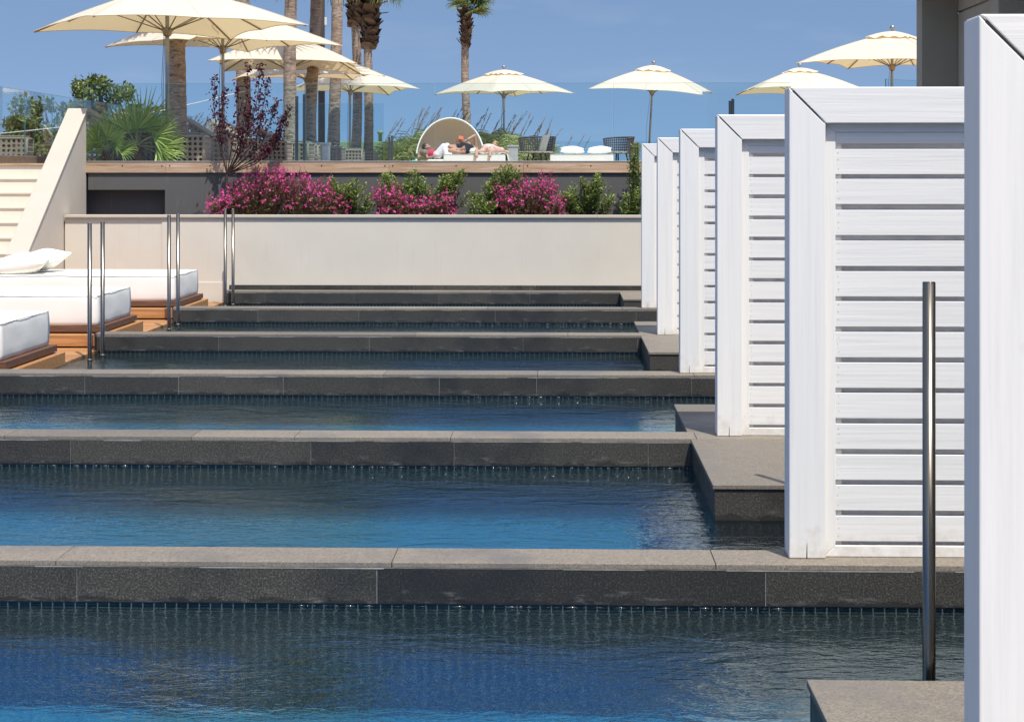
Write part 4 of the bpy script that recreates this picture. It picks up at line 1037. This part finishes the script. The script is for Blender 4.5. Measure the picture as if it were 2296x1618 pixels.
mb = MB(); mb.capsule(hipL.lerp(pel, .15), hipR.lerp(pel, .1), .150, .152, 16); mb.capsule(pel, pel.lerp(chest, .3), .140, .138, 16); mb.capsule(hipL, hipL.lerp(k1, .42), .112, .098, 14); mb.capsule(hipR + Vector((-.05, -.1, -.02)), (hipR + Vector((-.05, -.1, -.02))).lerp(k2, .34), .112, .10, 14)
mb.ell(pel + Vector((.02, -.06, .0)), (.16, 0, 0), (0, .14, 0), (0, 0, .15), 16, 10)
body_obj('shorts', mb, M['cloth_black'], t)
mb = MB(); f, u, s = fr((0, -.55, .8), (0, .8, .55)); mb.ell(hd + u*.05 - f*.02, f*.09, s*.08, u*.085, 14, 9); body_obj('hair', mb, M['hair_dark'], t, .008)
a = MB(); a.smooth = True; w = wr.lerp(el, .10); dd = (el - wr).normalized(); a.tube([w - dd*.012, w + dd*.012], [.031, .031], 14); a.build('wristwatch', M['steel'], t, 0, 1, True)
# book
bk = thing('book', 'small open book with an orange cover held up by the reading man', 'book', Pm(935, 575, 47.72)); bk.scale = (.74, .74, .70)
for s_ in (-1, 1):
    a = MB(); ax = Vector((.35, .05, .9*s_)).normalized() if False else None
    up = Vector((.25, .0, .95)); sd = Vector((.9, -.2*s_, -.2)).normalized()
    c_ = Vector((0, 0, 0)) + Vector((.0, .0, .062*s_)); a.obox(c_, Vector((.085, .02, -.02)), Vector((.0, .003, .0)), Vector((.012, .025*s_, .062)))
    a.build('cover', M['book_orange'], bk, .002, 1)
    a = MB(); a.obox(c_ + Vector((.004, .012, 0)), Vector((.080, .018, -.018)), Vector((0, .008, 0)), Vector((.011, .023*s_, .058))); a.build('pages', M['paper'], bk)
a = MB(); a.obox(Vector((.005, -.006, .0)), Vector((.078, .018, -.02)), Vector((0, .003, 0)), Vector((.004, .0, .040))); a.build('title_band', M['paper'], bk)
# -- woman lying face down
t = thing('person', 'sunbather lying face down in a pale pink swimsuit, feet over the bed edge', 'person', Pm(1450, 800, 47.6).xy.to_3d() + Vector((0, 0, zD)))
mb = MB(); hl = Pm(1400, 775, 47.65); hr = Pm(1560, 775, 47.70); hl.z = hr.z = zD + .12; pel = (hl + hr)/2
sl = Pm(1560, 735, 48.2); s2 = Pm(1740, 760, 48.15); sl.z = s2.z = zD + .12; chest = (sl + s2)/2
mb.capsule(hl, hr, .115, .115, 14); mb.ell(hl + Vector((.02, -.02, .05)), (.105, 0, 0), (0, .13, 0), (0, 0, .095)); mb.ell(hr + Vector((-.02, -.02, .05)), (.105, 0, 0), (0, .13, 0), (0, 0, .095))
mb.capsule(pel + Vector((0, 0, -.01)), pel.lerp(chest, .55), .105, .10, 14); mb.capsule(pel.lerp(chest, .55), chest, .10, .115, 14); mb.capsule(sl, s2, .085, .085, 12)
al = Pm(1240, 832, 46.96); ar = Pm(1515, 845, 46.98); al.z = ar.z = zD + .07
kl = hl.lerp(al, .5) + Vector((0, 0, .0)); kr = hr.lerp(ar, .5)
for h_, k_, a_ in ((hl, kl, al), (hr, kr, ar)):
    k_.z = zD + .07; mb.capsule(h_, k_, .088, .058, 14); mb.capsule(k_, k_.lerp(a_, .4), .056, .054, 12); mb.capsule(k_.lerp(a_, .4), a_, .054, .034, 12)
foot(mb, al, (.05, -.25, -.95), (.0, -.95, .25), 1); foot(mb, ar, (-.05, -.25, -.95), (.0, -.95, .25), -1)
hd = Pm(1600, 690, 48.45); hd.z = zD + .22; mb.capsule(chest + Vector((0, .05, .02)), hd, .055, .055, 12); head(mb, hd, (-.2, .8, -.35), (.1, .35, .9))
e1 = s2 + Vector((.18, .12, -.06)); w1 = e1 + Vector((-.1, .26, -.01)); mb.capsule(s2, e1, .045, .036, 12); mb.capsule(e1, w1, .036, .024, 12); hand(mb, w1, (-.6, .7, 0), (0, 0, -1), .3, 1)
e1 = sl + Vector((-.2, .15, -.06)); w1 = e1 + Vector((.12, .26, -.01)); mb.capsule(sl, e1, .045, .036, 12); mb.capsule(e1, w1, .036, .024, 12); hand(mb, w1, (.6, .7, 0), (0, 0, -1), .3, -1)
body_obj('body', mb, M['skin_fair'], t)
mb = MB(); mb.ell(pel + Vector((.0, .0, .075)), (.205, 0, 0), (0, .095, 0), (0, 0, .092)); body_obj('swimsuit', mb, M['cloth_pink'], t)
p = pel.lerp(chest, .62); mb = MB(); mb.smooth = True; mb.tube([p + Vector((-.13, 0, -.05)), p + Vector((-.11, 0, .06)), p + Vector((0, 0, .108)), p + Vector((.11, 0, .06)), p + Vector((.13, 0, -.05))], .014, 8); mb.build('strap', M['cloth_pink'], t, 0, 1, True)
mb = MB(); f, u, s = fr((-.2, .8, -.35), (.1, .35, .9)); mb.ell(hd + u*.045 - f*.01, f*.105, s*.085, u*.085, 14, 9); mb.capsule(hd + u*.07 - f*.03, hd + u*.09 - f*.12 + s*.04, .055, .03, 10); mb.ell(hd + u*.125 - f*.02, f*.05, s*.05, u*.045); body_obj('hair', mb, M['hair_blond'], t, .008)
# -- woman reclining under the canopy
zc = CB.z + .24
t = thing('person', 'woman with sunglasses in a red top and white trousers reclining under the shell canopy', 'person', (X(965, 48.9), 48.9, zc))
mb = MB(); yy = 48.85
hp = Pm(470, 905, yy); hp.z = zc + .12; sh1 = Pm(235, 850, yy - .16); sh2 = Pm(255, 835, yy + .2); ch_ = (sh1 + sh2)/2; hd = Pm(250, 748, yy)
mb.capsule(hp + Vector((0, -.10, 0)), hp + Vector((0, .10, 0)), .105, .105, 14); mb.capsule(hp, ch_, .105, .11, 14); mb.capsule(sh1, sh2, .07, .07, 12); mb.capsule(ch_, hd, .058, .052, 12)
head(mb, hd, (.95, -.25, .1), (-.25, 0, .97))
k1 = Pm(590, 715, yy - .14); k2 = Pm(660, 705, yy + .1); a1 = Pm(655, 880, yy - .16); a2 = Pm(720, 870, yy + .1); a1.z = a2.z = zc + .07
for o_, k_, a_ in ((Vector((0, -.1, 0)), k1, a1), (Vector((0, .1, 0)), k2, a2)):
    mb.capsule(hp + o_, k_, .088, .06, 14); mb.capsule(k_, k_.lerp(a_, .4), .058, .055, 12); mb.capsule(k_.lerp(a_, .4), a_, .055, .035, 12); foot(mb, a_, (.95, 0, -.1), (0, 0, -1), 1)
e1 = Pm(270, 945, yy - .22); w1 = Pm(415, 905, yy - .24); mb.capsule(sh1, e1, .043, .035, 12); mb.capsule(e1, w1, .035, .023, 12); hand(mb, w1, (.9, 0, .1), (0, .4, -.8), .3, 1)
e2 = Pm(400, 790, yy + .25); w2 = Pm(460, 760, yy + .15); mb.capsule(sh2, e2, .043, .035, 12); mb.capsule(e2, w2, .035, .023, 12); hand(mb, w2, (.8, -.2, .3), (0, -.4, -.8), .5, 1)
body_obj('body', mb, M['skin_brown'], t)
mb = MB(); mb.capsule(hp.lerp(ch_, .28), ch_.lerp(hp, .12), .122, .124, 16); body_obj('top', mb, M['cloth_red'], t)
mb = MB(); mb.capsule(sh1 + Vector((-.03, -.02, .02)), sh2 + Vector((-.03, .02, .02)), .085, .085, 12); mb.capsule(ch_ + Vector((-.07, 0, 0)), hp.lerp(ch_, .3) + Vector((-.07, 0, -.06)), .115, .10, 12); body_obj('shawl', mb, M['cloth_olive'], t)
mb = MB()
for o_, k_, a_ in ((Vector((0, -.1, 0)), k1, a1), (Vector((0, .1, 0)), k2, a2)):
    mb.capsule(hp + o_, k_, .112, .085, 14); mb.capsule(k_, a_, .083, .07, 14)
mb.capsule(hp + Vector((0, -.1, 0)), hp + Vector((0, .1, 0)), .122, .122, 14); body_obj('trousers', mb, M['cloth_white'], t)
f, u, s = fr((.95, -.25, .1), (-.25, 0, .97)); mb = MB(); mb.ell(hd + u*.045 - f*.03, f*.088, s*.086, u*.10, 14, 9); mb.capsule(hd - f*.07 + u*.03, hd - f*.085 - u*.09, .06, .04, 10); body_obj('hair', mb, M['hair_dark'], t, .008)
a = MB()
for q in (-1, 1): a.obox(hd + f*.098 + s*q*.034 + u*.026, f*.006, s*.030, u*.022); a.obox(hd + f*.045 + s*q*.080 + u*.03, f*.055, s*.003, u*.004)
gl_ = a.build('sunglasses', M['shades_white'], t, .003, 1, True)
a = MB()
for q in (-1, 1): a.ell(hd + f*.1045 + s*q*.034 + u*.026, f*.003, s*.022, u*.015, 10, 6)
a.build('lens', M['lens_black'], gl_, 0, 1, True) if False else None
o = a.build('lens', M['lens_black'], None); o.parent = gl_; o.location = -Vector(t.location)
# -- cloths on the bed
from mathutils import noise as mn
def cloth(name, lab, x0, x1, y0, y1, z, mat, hang=None, amp=.03, cat='towel', nu=40, nv=30):
    def P(u, v):
        x = x0 + (x1 - x0)*u; y = y0 + (y1 - y0)*v
        h = abs(mn.noise(Vector((x*6, y*6, 3.1))))*amp + abs(mn.noise(Vector((x*14, y*14, 1))))*amp*.4 + .006
        if hang and x > hang:
            d = x - hang; return (hang + .02 + .10*math.sin(min(d*3, 1.2)) + .03*mn.noise(Vector((y*9, d*5, 0))), y + .03*mn.noise(Vector((d*8, y*5, 2))), z + h - d*.95)
        return (x, y, z + h)
    m = MB(); m.smooth = True; m.grid(P, nu, nv); o = m.build(name, M[mat]); md = o.modifiers.new('s', 'SOLIDIFY'); md.thickness = .008; md.offset = 1
    return tag(o, lab, cat)
xe = X(1133, 47.0)
cloth('towel', 'cream towel under the sunbathers, hanging over the right end of the bed', X(1050, 47), xe + .34, 47.12, 48.5, zD, 'towel_cream', xe, .05)
m = MB(); m.smooth = True; c_ = Pm(1165, 800, 47.25); c_.z = zD + .06
def P(u, v):
    th = 6.2832*u; ph = 3.1416*v; r_ = 1 + .28*mn.noise(Vector((math.cos(th)*2.2, math.sin(th)*2.2, ph*1.7)))
    return (c_.x + .03 + .11*r_*math.cos(th)*math.sin(ph), c_.y + .10*r_*math.sin(th)*math.sin(ph), c_.z + .085*r_*math.cos(ph) + .02)
m.grid(P, 36, 20); tag(m.build('bag', M['towel_cream']), 'crumpled cream cloth bag lying between the two sunbathers', 'bag')
m = MB(); m.smooth = True; c_ = at(926, 361, 45.5)
m.grid(lambda u, v: (c_.x - .17 + .36*u, c_.y - .1 + .25*v, DZ + .012 + .22*math.sin(math.pi*u)**.6*math.sin(math.pi*v)*(.75 + .5*mn.noise(Vector((u*5, v*5, 2))))), 26, 18)
tag(m.build('beach_towel', M['towel_teal']), 'crumpled turquoise beach towel on the terrace floor left of the shell canopy', 'towel')
# ================================================================= planting
def rv(q, s=1): return Vector((q.uniform(-1, 1), q.uniform(-1, 1), q.uniform(-1, 1)))*s
def flower_shrub(lab, u0, u1, top, yb, seed, nst, redden=.5):
    """fine stemmed shrub: top(u) gives the photograph's outline height"""
    q = random.Random(seed); zb = 1.06; uc = (u0 + u1)/2
    t = thing('flowering_shrub', lab, 'flowering shrub', (X(uc, yb), yb, zb), 0, 'pink flowering shrubs in the planter')
    st = MB(); lf = MB(); fl = MB()
    for i in range(nst):
        u = q.uniform(u0, u1); e = min(u - u0, u1 - u)/(u1 - u0)
        yy = yb + q.uniform(-.26, .26); tip = at(u + q.gauss(0, 5), top(u) + q.uniform(-4, 30) + 70*q.random()**2 - (10 if q.random() < .06 else 0) + 7*math.sin(u*.11 + seed), yy); f = q.uniform(.25, .75)
        b0 = Vector((tip.x + (X(uc, yb) - tip.x)*.35 + q.uniform(-.06, .06), yb + (yy - yb)*.4, zb))
        mid = b0.lerp(tip, .55) + Vector((0, 0, .06)) + rv(q, .03)
        st.tube([b0, mid, tip], [.004, .003, .0015], 3, False)
        L = (tip - b0).length
        for k in range(int(10 + 9*L/.5)):
            w = q.random()**1.3*.82; p = b0.lerp(mid, w/.55) if w < .55 else mid.lerp(tip, (w-.55)/.45)
            d = rv(q) + Vector((0, 0, .5)); lf.m = 1 if q.random() < .30 + .3*(w > .55) else 0; lf.leaf(p, d, rv(q), q.uniform(.035, .07), q.uniform(.010, .017), .2)
        nf = q.choice((1, 2, 2, 3, 4)); fl_h = .30
        for k in range(nf):
            w = q.uniform(.42, 1.0); p = mid.lerp(tip, max(0, (w - .45)/.55)) + rv(q, .018)
            nrm = Vector((q.uniform(-.7, .7), -1, q.uniform(-.2, .8))).normalized(); a_ = nrm.orthogonal().normalized(); c_ = nrm.cross(a_); r_ = q.uniform(.012, .022); ph = q.random()*6
            fl.m = 0 if q.random() < .75 else 1; b = len(fl.v); fl.v.append(tuple(p))
            for j in range(8):
                w_ = ph + j*math.pi/4; rr = r_*(1.15 if j % 2 == 0 else .45); fl.v.append(tuple(p + (a_*math.cos(w_) + c_*math.sin(w_))*rr + nrm*(.006 if j % 2 == 0 else 0)))
            for j in range(8): fl.face((b, b+1+j, b+1+(j+1) % 8))
        for k in range(q.choice((2, 3, 5))):
            p = tip + Vector((0, 0, -.02*k)) + rv(q, .008); fl.m = 1; fl.leaf(p, Vector((q.uniform(-.5, .5), q.uniform(-.5, .5), 1)), rv(q), .02, .008)
    st.build('stems', M['leaf_stem_red'], t, 0, 1, True, fixn=False); lf.build('foliage', [M['leaf_olive'], M['leaf_stem_red']], t, 0, 1, True, fixn=False); fl.build('flowers', [M['petal'], M['petal_dark']], t, 0, 1, True, fixn=False)
def interp(tab):
    def f(u):
        for (a, va), (b, vb) in zip(tab, tab[1:]):
            if u <= b: return va + (vb - va)*max(0, (u - a))/(b - a)
        return tab[-1][1]
    return f
YP = 26.82
flower_shrub('widest pink flowering shrub, below the purple tree', 458, 645, interp([(458, 446), (490, 425), (520, 396), (560, 372), (600, 366), (645, 370)]), YP, 11, 400)
flower_shrub('pink flowering shrub between the widest one and the green shrubs, sloping to the right', 610, 785, interp([(610, 372), (660, 374), (700, 384), (740, 400), (785, 426)]), YP + .05, 12, 290)
flower_shrub('pink flowering shrub mixed with tall green shoots, below the shell canopy', 834, 1028, interp([(834, 412), (870, 398), (900, 420), (930, 432), (970, 430), (1000, 418), (1028, 432)]), YP - .02, 13, 270)
flower_shrub('compact pink flowering shrub nearest the white screens', 1104, 1272, interp([(1104, 420), (1135, 405), (1170, 392), (1210, 384), (1245, 390), (1272, 425)]), YP - .02, 14, 300)
def leafy(lab, u0, u1, top, yb, seed, nst, mats, lsz=.058, dens=.62, name='green_shrub', cat='shrub', group='green shrubs in the planter', zb=1.06, lean=0):
    q = random.Random(seed); uc = (u0 + u1)/2; t = thing(name, lab, cat, (X(uc, yb), yb, zb), 0, group); st = MB(); lf = MB()
    for i in range(nst):
        u = q.uniform(u0, u1); yy = yb + q.uniform(-.2, .2); tip = at(u, top(u) + 55*q.random()**2.2, yy)
        b0 = Vector((tip.x + (X(uc, yb) - tip.x)*.6 + q.uniform(-.04, .04), yb, zb)); mid = b0.lerp(tip, .5) + rv(q, .05); st.tube([b0, mid, tip], [.008, .006, .003], 4, False)
        n = int(dens*(tip - b0).length/.011)
        for k in range(n):
            w = .18 + .82*k/n; p = b0.lerp(mid, w*2) if w < .5 else mid.lerp(tip, w*2 - 1); a_ = k*2.4 + i
            for _ in range(2):
                p2 = p + rv(q, .035)
                d = Vector((math.cos(a_), math.sin(a_), .55)) + rv(q, .5); lf.m = 1 if (w > .65 and q.random() < .8) or q.random() < .3 else 0
                lf.leaf(p2, d, Vector((0, 0, 1)) + rv(q, .6), lsz*q.uniform(.7, 1.25), lsz*.42, .18); a_ += 3.0
    st.build('stems', M['twig'], t, 0, 1, True, fixn=False); lf.build('foliage', [M[x] for x in mats], t, 0, 1, True, fixn=False)
gm = ('leaf_green', 'leaf_bright')
leafy('green shrub with yellowish tips between two pink shrubs', 728, 838, interp([(728, 396), (750, 398), (765, 420), (785, 402), (815, 400), (838, 440)]), YP + .12, 21, 44, gm)
leafy('green shrub with upright shoots behind the middle pink shrub', 848, 1052, interp([(848, 388), (875, 386), (895, 430), (920, 376), (940, 382), (960, 420), (985, 394), (1015, 392), (1040, 378), (1052, 430)]), YP + .2, 22, 74, gm)
leafy('green shrub with one tall shoot reaching over the timber board', 1050, 1168, interp([(1050, 440), (1085, 418), (1105, 388), (1125, 366), (1140, 366), (1168, 388)]), YP + .15, 23, 58, gm)
leafy('open green shrub right of the last pink shrub', 1252, 1378, interp([(1252, 430), (1275, 424), (1305, 396), (1322, 410), (1340, 386), (1360, 405), (1378, 430)]), YP + .05, 24, 58, gm)
leafy('low green shrub below the tall shoot beside the white screens', 1380, 1450, interp([(1380, 445), (1410, 428), (1450, 424)]), YP - .05, 25, 26, gm)
leafy('tall thin green shrub climbing beside the smallest white screen', 1408, 1432, interp([(1408, 326), (1432, 320)]), YP + .05, 26, 7, gm, .05, 1.0)
leafy('low green filler plants at the planter rim in front of the grey wall', 1036, 1120, interp([(1036, 452), (1120, 446)]), YP - .1, 27, 30, gm)
# purple leaved tree
q = random.Random(31); zb = 1.06; yb = 26.75
t = thing('purple_leaf_tree', 'slender multi stemmed tree with dark purple leaves rising from the planter', 'tree', (X(507, yb), yb, zb)); st = MB(); lf = MB()
b0 = Vector((X(507, yb), yb, zb)); fork = at(509, 392, yb); st.tube([b0, fork], [.022, .018], 8)
stems = [(482, 168), (505, 200), (530, 190), (556, 140), (584, 142), (602, 176), (618, 222), (634, 262), (622, 300), (648, 238), (496, 250), (560, 240), (590, 250), (540, 290), (604, 330)]
for (u, v) in stems:
    yy = yb + q.uniform(-.45, .45); tip = at(u, v, yy); m1 = Vector((fork.x + (tip.x - fork.x)*.68, fork.y + (tip.y - fork.y)*.6, fork.z + (tip.z - fork.z)*.36)) + rv(q, .03); m2 = Vector((fork.x + (tip.x - fork.x)*.88, fork.y + (tip.y - fork.y)*.85, fork.z + (tip.z - fork.z)*.7)) + rv(q, .05); st.tube([fork, m1, m2, tip], [.010, .008, .006, .003], 5, False)
    pts = [fork, m1, m2, tip]
    for k in range(64):
        w = .30 + .70*q.random()**.8; s3 = min(2, int(w*3)); p = pts[s3].lerp(pts[s3+1], w*3 - s3)
        br = Vector((q.uniform(-1, 1), q.uniform(-1, 1), q.uniform(.1, 1.0))).normalized(); L = q.uniform(.02, .20)*(1.15 - w)
        e = p + br*L
        if k % 4 == 0: st.tube([p, e], [.003, .0015], 3, False)
        for _ in range(2): lf.leaf(e + rv(q, .035), rv(q) + Vector((0, 0, -.25)), rv(q), q.uniform(.042, .07), q.uniform(.026, .04), .25, .15)
st.build('stems', M['twig'], t, 0, 1, True, fixn=False); lf.build('foliage', M['leaf_purple'], t, 0, 1, True, fixn=False)
# fan palms in front of the glass
def fan_palm(lab, u, v, y, seed, specs, s_):
    q = random.Random(seed); b0 = at(u, v, y); b0.z = DZ + .0
    t = thing('fan_palm', lab, 'fan palm', b0, 0, 'low fan palms beside the parapet'); tr = MB(); tr.smooth = True; h = .32*s_
    tr.tube([b0, b0 + Vector((0, 0, h))], [.07*s_, .06*s_], 12)
    for k in range(22):
        w = k*2.4; z = h*k/22; tr.m = 0; p = b0 + Vector((math.cos(w)*.06*s_, math.sin(w)*.06*s_, z)); tr.capsule(p, p + Vector((math.cos(w)*.05, math.sin(w)*.05, .08)), .022*s_, .008*s_, 6)
    tr.build('trunk', M['boot'], t, 0, 1, True); c = MB(); top = b0 + Vector((0, 0, h))
    for (dx, dy, dz, L, dr) in specs:
        d = Vector((dx, dy, dz)); fan_frond(c, top, d, Vector((0, -.75, .7)), L=L*s_, pet=.36*s_*q.uniform(.9, 1.15), n=20, spread=80, droop=dr*.35, mi=0, w=.027*s_, q=q)
    c.build('crown', [M['frond_fresh'], M['frond_pale'], M['frond_dry']], t, 0, 1, True, fixn=False)
fan_palm('fan palm with stiff pleated leaves behind the glass beside the stair parapet', 306, 363, 28.35, 41,
    [(-1, -.2, .55, .62, .2), (-.9, .3, .35, .55, .3), (-.45, -.3, 1, .62, .1), (.1, -.2, 1.2, .62, .05), (.45, -.1, 1.25, .80, .02), (.9, -.2, .6, .62, .2), (1, .3, .3, .55, .3), (.95, -.15, .0, .60, .4), (-.9, -.2, .12, .5, .4), (.25, .4, 1, .5, .2), (-.2, .6, .9, .6, .2), (.6, .6, .6, .6, .3), (.85, .0, -.2, .55, .5), (-1, .1, .8, .65, .15)], .90)
fan_palm('small fan palm at the foot of the larger one, next to the parapet', 240, 364, 28.0, 42,
    [(-1, -.2, .3, .5, .2), (-.5, -.4, .8, .5, .2), (.1, -.3, 1, .55, .1), (.7, -.4, .5, .5, .2), (.9, .1, .2, .5, .4), (-.8, .3, .5, .5, .2), (.2, .3, .6, .45, .3)], .62)
# reeds with plumes
def reed(lab, u0, u1, y, vtop, ntop, npl, seed, plumes=(270, 310), pm='plume', nst=110):
    q = random.Random(seed); uc = (u0 + u1)/2; t = thing('reed_clump', lab, 'reeds', (X(uc, y), y, DZ), 0, 'feathery reeds at the back of the terrace'); lf = MB(); pl_ = MB(); stm = MB()
    for i in range(nst):
        u = q.uniform(u0, u1); yy = y + q.uniform(-.6, .6); tip = at(u, vtop(u) + 45*q.random()**1.6, yy); b0 = Vector((tip.x - q.uniform(.05, .3), yy, DZ)); h = (tip - b0).length
        stm.tube([b0, tip], [.010, .005], 3, False)
        for k in range(14):
            w = .15 + .85*q.random(); p = b0.lerp(tip, w); az = q.uniform(-1, 1)*1.2 + (0 if q.random() < .75 else 3.14); L = q.uniform(.3, .62); d = Vector((math.cos(az), math.sin(az), 0))
            p1 = p + d*L*.4 + Vector((0, 0, L*.36)); p2 = p + d*L*.8 + Vector((0, 0, L*.38)); p3 = p + d*L*1.05 + Vector((0, 0, L*.12))
            lf.m = 0; lf.blade([p, p1, p2, p3], .034, .006, Vector((-math.sin(az)*.4, math.cos(az)*.4, .9)))
    for i in range(npl):
        u = q.uniform(u0, u1); yy = y + q.uniform(-.6, .6); v1 = q.uniform(*plumes); tip = at(u + q.uniform(10, 34), v1, yy); L = q.uniform(.5, .95); ln = q.uniform(.32, .75)
        d = Vector((-ln, q.uniform(-.1, .1), -1)).normalized(); s0 = tip + d*L; b0 = Vector((s0.x - (s0.z - DZ)*.32, yy, DZ)); stm.tube([b0, s0], [.008, .005], 4, False); stm.tube([s0, tip], [.005, .002], 3, False)
        wmax = q.uniform(.012, .024)
        for k in range(46):
            w = q.random(); p = tip.lerp(s0, w); rr = wmax*math.sin(math.pi*min(1, w*1.0 + .06))**.7; pl_.leaf(p + rv(q, rr*.6), -d + rv(q, .30), rv(q), q.uniform(.07, .13), .012)
    stm.build('stems', M['reed_leaf'], t, 0, 1, True, fixn=False); lf.build('foliage', M['reed_leaf'], t, 0, 1, True, fixn=False)
    if npl: pl_.build('plumes', M[pm], t, 0, 1, True, fixn=False)
reed('dense reed clump with brown plumes left of the shell canopy', 876, 968, 53, interp([(876, 330), (920, 310), (968, 292)]), 0, 20, 51, (240, 296))
reed('reed clump directly behind the shell canopy', 962, 1092, 54, interp([(962, 300), (1092, 304)]), 0, 20, 52, (238, 268))
reed('reed clump between the shell canopy and the parasol pole', 1090, 1160, 52.5, interp([(1090, 298), (1160, 318)]), 0, 14, 53, (248, 290))
reed('reed clump right of the parasol pole, behind the woven armchair', 1158, 1236, 54, interp([(1158, 318), (1236, 326)]), 0, 11, 54, (258, 306), nst=70)
reed('few short reed plumes sticking up behind the empty bed', 1236, 1300, 55, interp([(1236, 352), (1300, 356)]), 0, 3, 55, (304, 326), nst=10)
reed('thin green reeds growing in front of the green garden wall', 842, 880, 55, interp([(842, 336), (880, 330)]), 0, 2, 56, (296, 304), nst=18)
reed('dry pale pampas plumes right of the first palm trunk', 412, 470, 40, interp([(412, 300), (470, 310)]), 0, 9, 57, (254, 282), 'plume_pale', nst=22)
# trees beyond the terrace
def bgtree(lab, u, v, y, rx_, rz2, seed, n=3200, lsz=.30):
    q = random.Random(seed); c = at(u, v, y); gz = -2.19; t = thing('broadleaf_tree', lab, 'tree', (c.x, y, gz), 0, 'trees beyond the terrace')
    tr = MB(); tr.smooth = True; tr.tube([(c.x, y, gz), (c.x + .2, y, c.z*.5), (c.x, y, c.z)], [.35, .25, .12], 10); lb = []
    for i in range(26):
        w = rv(q); w.normalize(); rr = q.uniform(.45, 1)**.6; p = c + Vector((w.x*rx_*rr, w.y*rx_*.8*rr, w.z*rz2*rr)); lb.append((p, q.uniform(.22, .40)*min(rx_, rz2*1.3)))
        tr.tube([(c.x, y, c.z - rz2*.9), tuple(Vector((c.x, y, c.z - rz2*.5)).lerp(p, .5)), tuple(p)], [.12, .07, .02], 5, False)
    tr.build('trunk', M['bark'], t, 0, 1, True); lf = MB()
    for i in range(n):
        p, r_ = q.choice(lb); w = rv(q).normalized()*r_*q.uniform(.55, 1.05); w.z *= .75; lf.leaf(p + w, rv(q), w.normalized() + rv(q, .6), lsz*q.uniform(.6, 1.3), lsz*.55, .2)
    lf.build('crown', M['tree_leaf'], t, 0, 1, True, fixn=False)
bgtree('round green tree behind the glass above the stair parapet', 228, 236, 95, 2.1, 1.35, 61)
bgtree('green tree behind the glass at the left edge, left of the parapet', 118, 292, 88, 2.0, 1.7, 62)
bgtree('dark bushy tree low behind the left glass, near the woven lounger', 48, 305, 70, .75, .95, 63, 1800, .2)
bgtree('small green tree seen behind the fan palm leaves', 345, 290, 105, 1.6, 1.3, 64, 1800)
# ================================================================= sky, sun, camera
EL, AZ = R(61), R(25)                    # sun behind the camera to the right
sd = Vector((math.sin(AZ)*math.cos(EL), -math.cos(AZ)*math.cos(EL), math.sin(EL)))
su = bpy.data.lights.new('sun', 'SUN'); su.energy = SUN_E; su.angle = R(.53); su.color = (1, .955, .88)
so = bpy.data.objects.new('sun', su); COL.objects.link(so); so.rotation_euler = sd.to_track_quat('Z', 'Y').to_euler()
w = bpy.data.worlds.new('World'); sc.world = w; w.use_nodes = True; nt = w.node_tree; bg = nt.nodes['Background']
sky = N(nt, 'ShaderNodeTexSky'); sky.sky_type = 'NISHITA'; sky.sun_disc = False; sky.sun_elevation = EL; sky.sun_rotation = math.atan2(sd.x, sd.y)
sky.air_density = SKY_AIR; sky.dust_density = SKY_DUST; sky.ozone_density = SKY_OZ; sky.altitude = 0
tc = N(nt, 'ShaderNodeTexCoord'); sp = N(nt, 'ShaderNodeSeparateXYZ'); nt.links.new(tc.outputs['Generated'], sp.inputs[0])
cm = N(nt, 'ShaderNodeCombineXYZ'); nt.links.new(sp.outputs[0], cm.inputs[0]); nt.links.new(sp.outputs[1], cm.inputs[1])
zz = math_(nt, 'ADD', math_(nt, 'MULTIPLY', math_(nt, 'MAXIMUM', sp.outputs[2], 0.0), SKY_ZS), SKY_Z0); nt.links.new(zz, cm.inputs[2])
vn = N(nt, 'ShaderNodeVectorMath', operation='NORMALIZE'); nt.links.new(cm.outputs[0], vn.inputs[0]); nt.links.new(vn.outputs[0], sky.inputs['Vector'])
# faint low clouds: stretched noise
mp = N(nt, 'ShaderNodeMapping'); mp.inputs['Scale'].default_value = (7, 7, 26); mp.inputs['Location'].default_value = (CLX, 0, CLZ); nt.links.new(tc.outputs['Generated'], mp.inputs['Vector'])
cn = noise(nt, mp.outputs['Vector'], 1.6, 7, .58, .4)
cl = ramp(nt, cn, [(.50, (0, 0, 0)), (.78, (1, 1, 1))])
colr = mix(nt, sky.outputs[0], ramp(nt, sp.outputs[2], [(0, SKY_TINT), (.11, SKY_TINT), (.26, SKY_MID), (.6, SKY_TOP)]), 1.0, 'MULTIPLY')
colr = mix(nt, colr, CLOUD, math_(nt, 'MULTIPLY', cl, CLOUD_A))
su.cycles.is_caustics_light = CAUST
for o_ in bpy.data.objects:
    if o_.name.startswith('pool_water'): o_.cycles.is_caustics_caster = CAUST
    if o_.name.startswith('pool_basin'): o_.cycles.is_caustics_receiver = CAUST
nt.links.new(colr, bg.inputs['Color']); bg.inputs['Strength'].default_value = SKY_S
cam = bpy.data.cameras.new('camera'); co = bpy.data.objects.new('camera', cam); COL.objects.link(co); sc.camera = co
co.location = (0, 0, EYE); co.rotation_euler = (R(90), 0, PSI); cam.sensor_width = 36; cam.sensor_fit = 'HORIZONTAL'; cam.lens = 36*F/2296
cam.shift_y = -(1618/2 - VH)/2296; cam.clip_end = 6000; cam.clip_start = .05
sc.view_settings.view_transform = 'Standard'; sc.view_settings.look = 'None'; sc.view_settings.exposure = EXPO; sc.view_settings.gamma = 1
cy_ = sc.cycles; cy_.use_denoising = True; cy_.max_bounces = 12; cy_.transparent_max_bounces = 24; cy_.transmission_bounces = 10; cy_.sample_clamp_indirect = 6; cy_.caustics_refractive = True; cy_.caustics_reflective = False
